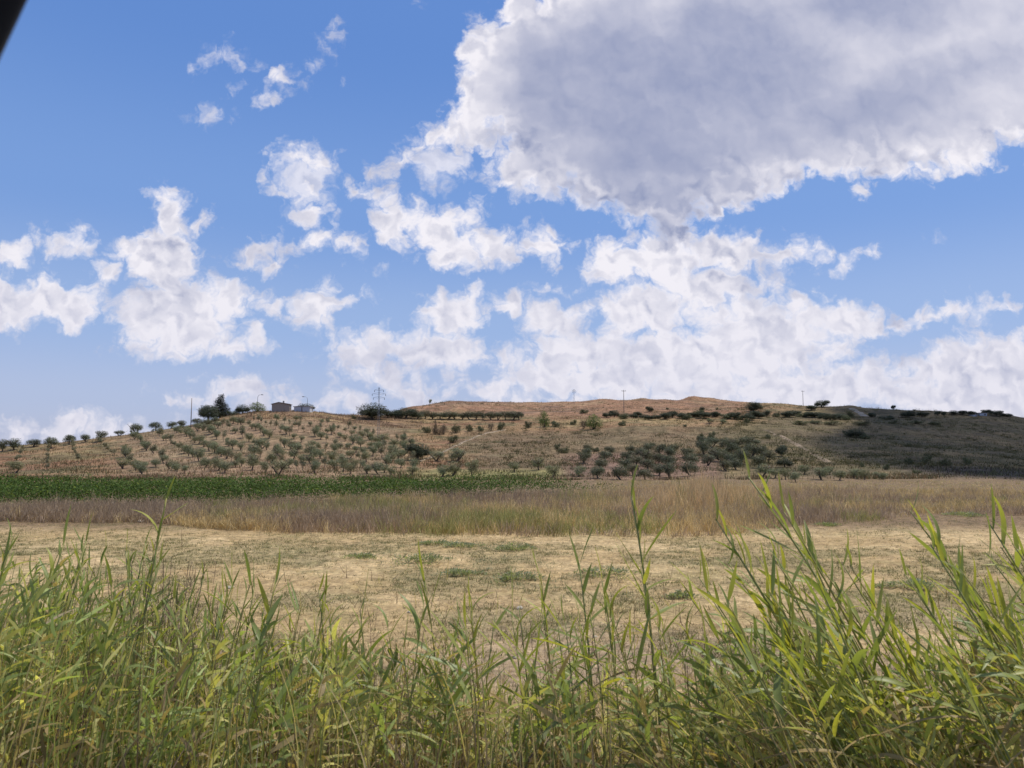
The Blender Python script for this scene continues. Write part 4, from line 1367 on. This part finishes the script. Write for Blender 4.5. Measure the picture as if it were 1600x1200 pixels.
def far_house(px, py, W, H, lab):
    p = hit(px, py)
    root = empty('far_house', p)
    MB().box((0, 2, H / 2 - .5), (W, 4, H + 1)).build('wall', M_white, root)
    MB().box((0, 2, H + .09), (W + .3, 4.3, .18)).build('roof', M_tile, root)
    MB().box((W * .2, -.02, H * .45), (W * .2, .08, H * .5)).build('window', M_dark, root)
    meta(root, lab, 'house')


far_house(1524, 651, 1.6, .8, 'tiny white house in front of the right skyline trees, left one')
far_house(1537, 650, 3.0, 1.2, 'tiny white house among the right skyline trees, right one')


# dirt tracks draped on the hillside
def track(name, pts, width, col, dz=0.03):
    P = []
    for a, b in zip(pts[:-1], pts[1:]):
        for k in range(14):
            t = k / 14; P.append(hit(a[0] + (b[0] - a[0]) * t, a[1] + (b[1] - a[1]) * t))
    P.append(hit(*pts[-1]))
    P = np.array([(p.x, p.y) for p in P])
    # smooth, then resample finely
    for _ in range(8): P[1:-1] = (P[:-2] + 2 * P[1:-1] + P[2:]) / 4
    s = np.concatenate([[0], np.cumsum(np.linalg.norm(np.diff(P, axis=0), axis=1))])
    q = np.arange(0, s[-1], .7)
    X = np.interp(q, s, P[:, 0]); Y = np.interp(q, s, P[:, 1])
    T = unit(np.stack([np.gradient(X), np.gradient(Y)], 1)); Nn = np.stack([-T[:, 1], T[:, 0]], 1)
    k = 5; off = np.linspace(-.5, .5, k)
    wv = width * (0.8 + 0.5 * fbm(q / 5, q * 0 + 3, 3))
    VX = X[:, None] + Nn[:, :1] * off[None] * wv[:, None]; VY = Y[:, None] + Nn[:, 1:] * off[None] * wv[:, None]
    VZ = height(VX.ravel(), VY.ravel()).reshape(VX.shape) + 0.22 * (1 - (2 * np.abs(off[None])) ** 4) - 0.1
    V = np.stack([VX.ravel(), VY.ravel(), VZ.ravel()], 1)
    n = len(q); idx = np.arange(n * k).reshape(n, k)
    Q = np.stack([idx[:-1, :-1], idx[:-1, 1:], idx[1:, 1:], idx[1:, :-1]], -1).reshape(-1, 4)
    c = np.array(col) * (0.75 + .5 * fbm(V[:, 0] / 1.5, V[:, 1] / 1.5, 3))[:, None]
    o = quad_obj(name, V, Q, M_hill, c, smooth=True); meta(o, kind='structure')


track('dirt_track', [(1195, 672), (1225, 684), (1260, 703), (1300, 726)], 1.7, (.21, .16, .11))
track('dirt_track', [(1330, 638), (1345, 646), (1352, 651)], 3.5, (.26, .23, .19))
track('dirt_track', [(790, 672), (755, 678), (722, 692), (690, 708), (655, 722)], 0.8, (.27, .21, .15))


# pale stones on the mown strip
ST = []
for k in range(4):
    v = unit(np.array([(x, y, z) for x in (-1, 0, 1) for y in (-1, 0, 1) for z in (-1, 0, 1) if (x, y, z) != (0, 0, 0)], float))
    import bmesh
    bm = bmesh.new(); bmesh.ops.create_icosphere(bm, subdivisions=2, radius=.5)
    for q in bm.verts: q.co *= 1 + .35 * (R.random() - .5); q.co.z *= .6
    me = bpy.data.meshes.new('stone'); bm.to_mesh(me); bm.free(); me.materials.append(M_stone); ST.append(me)
for (x, y, s) in ((812, 953, .16), (1296, 1022, .13), (1150, 1018, .1), (360, 921, .2), (220, 816, .3), (805, 1030, .1), (1480, 1040, .12), (640, 960, .1), (930, 1000, .08), (1380, 1072, .1)):
    p = hit(x, y, 1)
    o = link(bpy.data.objects.new('stone', R.choice(ST))); o.location = p + Vector((0, 0, s * .12)); o.scale = (s * 1.4, s, s); o.rotation_euler = (0, 0, R.uniform(0, 6))
    meta(o, 'small pale stone, {} from the left on the mown strip', 'stone', 'pale stones on the mown strip')
    SEQ.setdefault(o['label'], []).append(o)

# ------------------------------------------------------------------ reeds in the foreground
SEG = 7


def leaf_mesh(L, W, rise, droop, twist, curl):
    """a reed leaf growing along +X; V-folded strip with a curved midrib"""
    v = []; f = []
    for i in range(SEG + 1):
        t = i / SEG
        w = W * float(np.interp(t, [0, .08, .3, .6, .85, 1], [.4, .75, 1, .8, .4, .02])) / 2
        x = L * (t - .12 * droop * t * t); z = L * (rise * t - droop * t * t); y = L * curl * t * t
        a = twist * t
        cy, cz = math.cos(a), math.sin(a)
        v += [(x, y - w * cy, z - w * cz + w * .35), (x, y, z), (x, y + w * cy, z + w * cz + w * .35)]
    for i in range(SEG):
        b = i * 3
        f += [(b, b + 1, b + 4, b + 3), (b + 1, b + 2, b + 5, b + 4)]
    return v, f


LEAVES = []; DRYLEAVES = []
for k in range(14):
    v, f = leaf_mesh(R.uniform(.17, .32), R.uniform(.019, .033), R.uniform(.2, .7), R.choice((.05, .15, .25, .35, .6)), R.uniform(-1.0, 1.0), R.uniform(-.12, .12))
    me = bpy.data.meshes.new('leaf'); me.from_pydata(v, [], f); me.materials.append(M_leaf)
    for p in me.polygons: p.use_smooth = True
    LEAVES.append(me)
for k in range(5):
    v, f = leaf_mesh(R.uniform(.22, .36), R.uniform(.012, .022), R.uniform(0, .4), R.uniform(.5, 1.2), R.uniform(-3, 3), R.uniform(-.3, .3))
    me = bpy.data.meshes.new('leaf'); me.from_pydata(v, [], f); me.materials.append(M_dryleaf)
    DRYLEAVES.append(me)


def stem_curve(H, lean, curve):
    """points of a stem from the root: lean and curve are (x,y) shifts per metre"""
    pts = []
    for i in range(9):
        t = i / 8
        pts.append(Vector((lean[0] * H * t + curve[0] * H * t * t, lean[1] * H * t + curve[1] * H * t * t, H * t)))
    return pts


STEMS = []
for lx, cx in ((-.34, -.14), (-.24, -.12), (-.14, -.10), (-.04, -.04), (.05, .05), (.12, .08), (.22, .12), (-.42, -.10), (-.30, -.20), (.02, -.10)):
    pts = stem_curve(1.0, (lx, R.uniform(-.06, .06)), (cx, R.uniform(-.04, .04)))
    m = MB().tube(pts, [.0055, .0052, .005, .0047, .0044, .0040, .0036, .0030, .0022], 6)
    STEMS.append((m.mesh('stalk', M_stem, True), pts, lx))


def reed(base, H, stem_i, wind, nleaf, label, group, top_frac=1.0, low=.42, lscale=1.0):
    sm, pts, _ = STEMS[stem_i]
    root = empty('reed', base)
    s = link(bpy.data.objects.new('stalk', sm), root); s.scale = (H, H * .8, H); 
    side = R.choice((0, 1))
    for k in range(nleaf):
        t = low + (1 - low) * (k + R.uniform(-.25, .25)) / max(1, nleaf - 1) if nleaf > 1 else .8
        t = min(max(t, .12), .995)
        q = t * 8; i = min(int(q), 7); fr = q - i
        p = pts[i].lerp(pts[i + 1], fr)
        p = Vector((p.x * H, p.y * H * .8, p.z * H))
        d = (pts[i + 1] - pts[i]).normalized()
        dry = t < low + .12 and R.random() < .4
        me = R.choice(DRYLEAVES if dry else LEAVES)
        o = link(bpy.data.objects.new('leaf', me), root)
        # leaves alternate, but all are blown towards the wind side
        az = (0 if (k + side) % 2 else math.pi) + R.uniform(-.7, .7)
        wv = Vector((math.cos(az), math.sin(az), 0)) + Vector((wind * (2.4 if wind < -.3 else 1.4), 0, 0))
        az = math.atan2(wv.y, wv.x)
        up = R.uniform(-.1, .75) + .45 * (t > .75) + .4 * (t > .93)
        o.location = p
        o.rotation_mode = 'XYZ'
        o.rotation_euler = (R.uniform(-.5, .5), -up, az)
        sc_ = lscale * (0.75 + .45 * math.sin(math.pi * min(t, .97))) * R.uniform(.8, 1.15)
        o.scale = (sc_, sc_, sc_)
    meta(root, label, 'reed', group)
    if '{}' in label:
        SEQ.setdefault(label, []).append(root); root['tip'] = (base[0] + pts[-1].x * H) / base[1]
    return root


def reed_px(px, top_py, Y, stem_i, wind, label=None, group=None, **k):
    """reed whose tip is seen near (px, top_py) and which stands at distance Y"""
    u, t = pix_dir(px, top_py)
    tipx, tipz = u * Y, t * Y
    sm, pts, _ = STEMS[stem_i]
    z0 = h1(tipx, Y)
    H = max(.5, tipz - z0)
    bx = tipx - pts[-1].x * H
    H = max(.5, tipz - h1(bx, Y))
    base = Vector((bx, Y, h1(bx, Y) - .03))
    n = k.pop('n', None) or max(7, int(H * 7.5))
    return reed(base, H + .03, stem_i, wind, n, label, group, **k)


heroes = [
    (1180, 745, 3.9, 8, -.5, 'tallest reed right of the middle, arching up over the olive grove'),
    (1225, 800, 4.1, 0, -.4, 'reed with upright tip just right of the tallest one'),
    (1130, 812, 3.7, 7, -.6, 'reed arching left with a long bright leaf beside the tallest one'),
    (1170, 880, 3.6, 0, -.5, 'broad-leaved reed low under the tallest one'),
    (1255, 850, 4.3, 1, -.4, 'reed behind the broad-leaved clump, leaning left'),
    (1215, 930, 3.5, 7, -.5, 'low leafy reed in the thick of the right-hand clump'),
    (1100, 905, 4.4, 8, -.6, 'reed sticking out left from the right-hand clump'),
    (1290, 940, 3.8, 0, -.5, 'leaning reed at the right side of the tallest clump'),
    (985, 775, 4.2, 9, -.3, 'feathery upright reed right of the picture centre'),
    (1000, 885, 4.0, 9, -.4, 'leafy reed below the feathery upright one'),
    (940, 905, 4.2, 9, -.3, 'reed with drooping dark leaves left of the feathery one'),
    (905, 880, 4.6, 3, .1, 'yellow-green reed at the picture centre right'),
    (845, 895, 4.9, 3, -.2, 'thin reed with folded leaf near the picture centre'),
    (1435, 800, 4.0, 8, -.5, 'tall reed of the far right clump, tip nearest the dry grass'),
    (1470, 860, 3.7, 7, -.5, 'bright fan-leaved reed in the far right clump'),
    (1545, 820, 3.6, 0, -.5, 'reed near the right edge with a long single blade'),
    (1590, 850, 3.3, 7, -.6, 'rightmost reed, cut by the right picture edge'),
    (1500, 930, 3.5, 0, -.5, 'dense leaning reed low at the far right'),
    (1560, 960, 3.3, 0, -.6, 'broad leaning reed low by the right edge'),
    (250, 780, 5.2, 4, .3, 'tall thin reed rising alone above the left thicket'),
    (15, 845, 4.8, 5, .5, 'reed at the left picture edge, tip bent right'),
    (95, 850, 5.0, 5, .5, 'bright reed in the upper left of the thicket'),
    (232, 862, 5.4, 4, .4, 'leafy reed under the tall thin one'),
    (425, 915, 4.8, 4, .3, 'broad reed with a yellow leaf at lower left centre'),
    (360, 912, 5.0, 5, .5, 'reed with blown leaves right of the brown stalks'),
    (505, 930, 4.6, 4, .3, 'pale leaved reed left of the centre gap'),
    (565, 950, 4.3, 3, .2, 'upright reed at the left of the centre gap'),
    (665, 905, 4.5, 9, -.2, 'reed with two dark blades before the weeds'),
    (735, 945, 4.4, 3, .1, 'slim reed in the centre gap'),
    (690, 985, 4.0, 3, -.2, 'low bushy reed in the middle bottom'),
    (800, 960, 4.2, 9, -.2, 'leafy reed below the picture centre'),
]
for hx in heroes:
    reed_px(hx[0], hx[1], hx[2], hx[3], hx[4], hx[5], 'foreground reeds', lscale=1.05)

# companions in the clumps
def cloud_of(n, x0, x1, y0, y1, Y0, Y1, stems, wind, label, group, ls=.9):
    for _ in range(n):
        reed_px(R.uniform(x0, x1), R.uniform(y0, y1), R.uniform(Y0, Y1), R.choice(stems), wind + R.uniform(-.2, .2), label, group, lscale=ls)


cloud_of(56, -80, 270, 845, 1010, 4.2, 6.6, (4, 5, 3, 5), .5, 'green reed, {} tip from the left in the dense left thicket, leaves blown right', 'reeds of the left thicket', .85)
cloud_of(34, 260, 520, 900, 1040, 3.9, 5.6, (4, 5, 3), .3, 'green reed, {} tip from the left between the brown stalks and the centre gap', 'reeds left of the centre', .9)
cloud_of(44, 510, 900, 945, 1100, 3.5, 5.0, (3, 9, 4, 3), 0, 'low green reed, {} tip from the left along the bottom middle', 'reeds at the bottom middle', .95)
cloud_of(22, 880, 1080, 930, 1080, 3.5, 4.8, (9, 3, 2), -.3, 'green reed, {} tip from the left just before the right-hand clump', 'reeds right of the centre', .95)
cloud_of(40, 1090, 1330, 850, 1090, 3.0, 4.6, (0, 1, 7, 8), -.5, 'leaning green reed, {} tip from the left in the right-hand clump', 'reeds of the right-hand clump', 1.0)
cloud_of(14, 1320, 1430, 970, 1100, 3.4, 4.8, (1, 2, 0), -.4, 'leaning reed, {} tip from the left in the dip between the right clumps', 'reeds between the right clumps', .9)
cloud_of(42, 1420, 1690, 850, 1080, 2.9, 4.6, (0, 1, 7, 8), -.5, 'leaning green reed, {} tip from the left in the far right clump', 'reeds of the far right clump', 1.0)


# undergrowth: fine leaves, dry stalks, small weeds between the reeds
def top_line(px):
    return np.interp(px, [-300, 0, 100, 250, 330, 520, 650, 900, 1060, 1130, 1300, 1380, 1470, 1600, 1900],
                     [850, 860, 866, 890, 940, 975, 1010, 1020, 1015, 960, 985, 1045, 970, 940, 930])


def undergrowth():
    parts = []
    # leafy shoots filling the thicket: each one a stem with leaves set alternately up to its tip
    ns = 1900
    px = G.uniform(-300, 1900, ns); y = G.uniform(3.3, 6.9, ns)
    tl = top_line(px) + np.abs(G.normal(0, 45, ns)) + G.random(ns) ** 1.2 * 200
    x = (px - 800) / F * y; ztop = (700 - tl) / F * y; g = height(x, y)
    k = (ztop > g + .25) & (ztop - g < 2.4) & ((px < 560) | (px > 1080) | (G.random(ns) < .7))
    px, y, x, ztop, g, tl = px[k], y[k], x[k], ztop[k], g[k], tl[k]; ns = len(x)
    ln = np.where(px < 560, .16, np.where(px < 950, 0.0, -.34)) + G.normal(0, .10, ns)
    wd = np.where(px < 560, .4, np.where(px < 950, 0.0, -.45))
    H = ztop - g
    tip = np.stack([x, y, ztop], 1)
    axis = unit(np.stack([ln, G.normal(0, .08, ns), np.ones(ns)], 1))
    root = tip - axis * (H / axis[:, 2])[:, None]
    green = np.array([.235, .275, .088])
    tone = green * G.uniform(.65, 1.35, (ns, 1))
    r_ = G.random(ns)
    tone = np.where((r_ < .30)[:, None], np.array([.50, .46, .16]) * G.uniform(.8, 1.2, (ns, 1)), tone)
    tone = np.where((r_ > .88)[:, None], np.array([.40, .30, .15]) * G.uniform(.7, 1.2, (ns, 1)), tone)
    parts.append(blades(root, axis, H / axis[:, 2], G.uniform(.006, .010, ns), np.zeros((ns, 3)), hside(ns, fuzz=.4), 3, tone * 1.15, 'stem'))
    per = 11
    i = np.repeat(np.arange(ns), per); n = len(i)
    t = np.tile(np.linspace(0, 1, per), ns) + G.uniform(-.03, .03, n)
    dist = t ** 1.1 * np.minimum(H[i], .68)                       # down from the tip
    base = tip[i] - axis[i] * dist[:, None]
    sg = np.where(np.tile(np.arange(per) % 2, ns) == 0, 1, -1)
    az = np.repeat(G.uniform(0, 6.28, ns), per) + (sg < 0) * math.pi + G.normal(0, .4, n)
    upv = np.where(t < .2, G.uniform(1.0, 2.6, n), G.uniform(.25, 1.4, n))
    d = unit(np.stack([np.cos(az) * .9 + wd[i], np.sin(az) * .8, upv], 1))
    L = G.uniform(.10, .24, n) * np.where(t < .1, .7, 1); W = G.uniform(.012, .027, n) * np.where(px[i] < 330, .8, 1.05)
    bend = np.stack([wd[i] * .05 + G.normal(0, .03, n), G.normal(0, .03, n), -G.uniform(0, .12, n) * (G.random(n) < .7)], 1)
    c = tone[i] * G.uniform(.75, 1.3, (n, 1))
    low = np.clip((t - .55) * 1.6, 0, .8)
    c = np.where((G.random(n) < low)[:, None], np.array([.38, .28, .13]) * G.uniform(.5, 1.3, (n, 1)), c)
    parts.append(blades(base, d, L, W, bend, unit(np.cross(d, unit(np.stack([G.normal(0, .6, n), -np.ones(n), G.normal(.3, .5, n)], 1)))), 4, c))
    # stems, green and straw coloured
    n = 3200
    px = G.uniform(-300, 1900, n); y = G.uniform(3.0, 7.4, n); x = (px - 800) / F * y; g = height(x, y)
    tl = top_line(px) + np.abs(G.normal(30, 90, n))
    H = np.clip((700 - tl) / F * y - g, .35, 2.5)
    ln = np.where(px < 330, .10, np.where(px < 950, 0.0, -.30))
    d = unit(np.stack([ln + G.normal(0, .10, n), G.normal(0, .10, n), np.ones(n)], 1))
    bend = np.stack([ln * .5 + G.normal(0, .08, n), G.normal(0, .06, n), -G.uniform(0, .08, n)], 1)
    x2 = x - ln * H * 1.3
    base = np.stack([x2, y, height(x2, y) - .02], 1)
    r = G.random(n)[:, None]
    c = np.where(r < .25, [.24, .26, .09], np.where(r < .72, [.52, .41, .21], [.20, .14, .095])) * G.uniform(.6, 1.3, (n, 1))
    parts.append(blades(base, d, H, G.uniform(.004, .009, n), bend, hside(n, fuzz=.5), 5, c, 'stem'))
    # fine dry grass near the ground and on the bank
    n = 26000
    px = G.uniform(-350, 1950, n); y = 2.6 + 7.5 * G.random(n); x = (px - 800) / F * y
    den = fbm(x / .6, y / .6, 3)
    k = G.random(n) < sstep(den, .38, .6) * .9 + .1
    px, y, x = px[k], y[k], x[k]; n = len(x)
    base = np.stack([x, y, height(x, y) - .01], 1)
    d = unit(np.stack([G.normal(0, .45, n), G.normal(0, .45, n), np.ones(n)], 1))
    H = G.uniform(.10, .45, n) * np.interp(y, [2.6, 4, 7, 9, 10.5], [.6, 1.1, 1, .6, .3])
    bend = np.stack([G.normal(0, .12, n), G.normal(0, .12, n), -G.uniform(0, .2, n)], 1)
    zone = fbm(x / 1.2 + 8, y / 1.2, 3)
    r = G.random(n)
    c = np.tile([.19, .125, .065], (n, 1))
    c = lerp(c, np.array([.14, .15, .05]), ((r < .25) | (zone > .58)) * .9)
    c = lerp(c, np.array([.13, .085, .06]), (r > .72) * .9)
    c = c * G.uniform(.55, 1.35, (n, 1))
    parts.append(blades(base, d, H, G.uniform(.003, .010, n), bend, hside(n, fuzz=1.0), 3, c))
    # brown, twiggy, seedy stuff low down
    n = 70000
    px = G.uniform(-350, 1950, n); y = 3.0 + 5.5 * G.random(n); x = (px - 800) / F * y
    den = fbm(x / .45 + 30, y / .45, 3)
    k = G.random(n) < sstep(den, .45, .62)
    x, y = x[k], y[k]; n = len(x)
    base = np.stack([x, y, height(x, y) + G.uniform(.0, 1.0, n) ** 1.2 * (.5 + fbm(x / .7, y / .7, 2) * .9)], 1)
    d = unit(G.normal(0, .8, (n, 3)) + [0, 0, .9])
    c = np.where((G.random(n) < .72)[:, None], np.array([.15, .095, .055]), np.array([.52, .39, .17])) * G.uniform(.5, 1.4, (n, 1))
    parts.append(blades(base, d, G.uniform(.03, .13, n), G.uniform(.003, .011, n), np.zeros((n, 3)), hside(n, fuzz=1.4), 1, c))
    V, Q, C = merge(parts)
    o = quad_obj('undergrowth', V, Q, M_green, C)
    meta(o, label='tangle of reed leaves, dry stalks and grass filling the foreground bank', category='undergrowth', kind='stuff')


undergrowth()


# a patch of dead purple-brown stalks with seed heads in the left thicket, and smaller ones elsewhere
def dead_weed(px, Y, top_py, spread, n, label):
    u, t = pix_dir(px, top_py); X = u * Y; g = h1(X, Y); H = t * Y - g
    root = empty('dead_weed', (X, Y, g))
    bx = G.normal(0, spread, n); by = G.normal(0, spread * .7, n)
    base = np.stack([bx, by, height(bx + X, by + Y) - g - .02], 1)
    hh = H * G.uniform(.6, 1.02, n)
    d = unit(np.stack([G.normal(0, .07, n), G.normal(0, .07, n), np.ones(n)], 1)); bend = np.stack([G.normal(0, .05, n), G.normal(0, .05, n), np.zeros(n)], 1)
    c = np.array([.13, .085, .075]) * G.uniform(.6, 1.5, (n, 1))
    v = blades(base, d, hh, G.uniform(.004, .008, n), bend, hside(n), 3, c, 'stem'); quad_obj('stalk', v[0], v[1], M_blades, v[2], root)
    m = n * 34; i = G.integers(0, n, m); t = G.uniform(.3, 1, m)
    b2 = base[i] + d[i] * (hh[i] * t)[:, None] + bend[i] * (t ** 2)[:, None]
    d2 = unit(G.normal(0, .7, (m, 3)) + [0, 0, .9])
    v = blades(b2, d2, G.uniform(.03, .10, m), G.uniform(.004, .011, m), np.zeros((m, 3)), hside(m, fuzz=1.3), 1, np.array([.15, .105, .085]) * G.uniform(.6, 1.5, (m, 1)))
    quad_obj('seed_head', v[0], v[1], M_blades, v[2], root)['kind'] = 'stuff'
    meta(root, label, 'dead weed')


dead_weed(262, 5.0, 868, .13, 60, 'tall purple-brown dead weed standing in the left thicket')
dead_weed(120, 4.4, 1010, .15, 40, 'dark dead weed low in the left thicket')
dead_weed(1360, 5.4, 985, .18, 34, 'dead weed in the dip between the two right clumps')
dead_weed(870, 5.2, 955, .14, 22, 'thin dead weed in the gap right of the centre')
dead_weed(1110, 5.6, 940, .2, 30, 'dead weed behind the right-hand clump')
dead_weed(1560, 5.0, 960, .2, 30, 'dead weed deep in the far right clump')
dead_weed(560, 5.2, 950, .2, 30, 'dead weed at the left of the centre gap')


# ------------------------------------------------------------------ car window frame at the top-left corner
def window_frame():
    root = empty('car_window_frame', (-.40, .34, -.35))
    m = MB()
    def P(px, py, Y):
        u, t = pix_dir(px, py); return Vector((u * Y, Y, t * Y)) - Vector((-.40, .34, -.35))
    a, b = P(-252, 440, .47), P(-14, -50, .5)
    c = P(180, -330, .5)
    m.tube([a, a.lerp(b, .5), b, b.lerp(c, .5), c], .026, 12)
    m.build('pillar', M_black, root, True)
    d = P(2300, -420, .5)
    MB().tube([c, d], .026, 12).build('roof_rail', M_black, root, True)
    meta(root, 'black car window pillar crossing the top left corner', 'car window frame')


window_frame()


# ------------------------------------------------------------------ unseen cloud placed between the sun and the right-hand slope to shade it
def shade_cloud():
    alt = 900
    k = alt / SUN.z
    cx, cy = 268 + SUN.x * k, 186 + SUN.y * k
    nu, nv = 96, 40
    th = np.linspace(0, 2 * np.pi, nu, endpoint=False); ph = np.linspace(-np.pi / 2, np.pi / 2, nv)
    T, Pp = np.meshgrid(th, ph)
    ux, uy, uz = np.cos(T) * np.cos(Pp), np.sin(T) * np.cos(Pp), np.sin(Pp)
    lump = 0.86 + 0.42 * (fbm(ux * 3 + 9, uy * 3 + uz * 2 + 9, 4) - .3)
    a = ux * 190 * lump; b = uy * 335 * lump; c = np.where(uz > 0, uz * 80, uz * 18) * lump
    X = cx + a * .95 + b * .31; Y = cy - a * .31 + b * .95; Z = alt + c
    V = np.stack([X.ravel(), Y.ravel(), Z.ravel()], 1)
    idx = np.arange(nu * nv).reshape(nv, nu)
    Q = np.stack([idx[:-1], np.roll(idx, -1, 1)[:-1], np.roll(idx, -1, 1)[1:], idx[1:]], -1).reshape(-1, 4)
    mt, N, L = new_mat('thin_cloud')
    o = N.new('ShaderNodeOutputMaterial'); d = N.new('ShaderNodeBsdfDiffuse'); d.inputs[0].default_value = (.9, .9, .92, 1)
    tr = N.new('ShaderNodeBsdfTranslucent'); tr.inputs[0].default_value = (.9, .9, .92, 1)
    tp = N.new('ShaderNodeBsdfTransparent'); m1 = N.new('ShaderNodeMixShader'); m2 = N.new('ShaderNodeMixShader')
    L.new(d.outputs[0], m1.inputs[1]); L.new(tr.outputs[0], m1.inputs[2])
    L.new(m1.outputs[0], m2.inputs[1]); L.new(tp.outputs[0], m2.inputs[2]); m2.inputs[0].default_value = .38
    L.new(m2.outputs[0], o.inputs[0])
    ob = quad_obj('cloud', V, Q, mt, smooth=True)
    meta(ob, kind='structure')


shade_cloud()
# things that look alike are told apart by their order from the left
for lab, lst in SEQ.items():
    for k, o in enumerate(sorted(lst, key=lambda q: q['tip'] if 'tip' in q else q.location.x / q.location.y)):
        o['label'] = lab.replace('{}', ordinal(k + 1))
        if 'tip' in o: del o['tip']
print('orchard grid', cnt, 'objects', len(bpy.data.objects), 'tris', sum(len(m.polygons) for m in bpy.data.meshes) * 2)
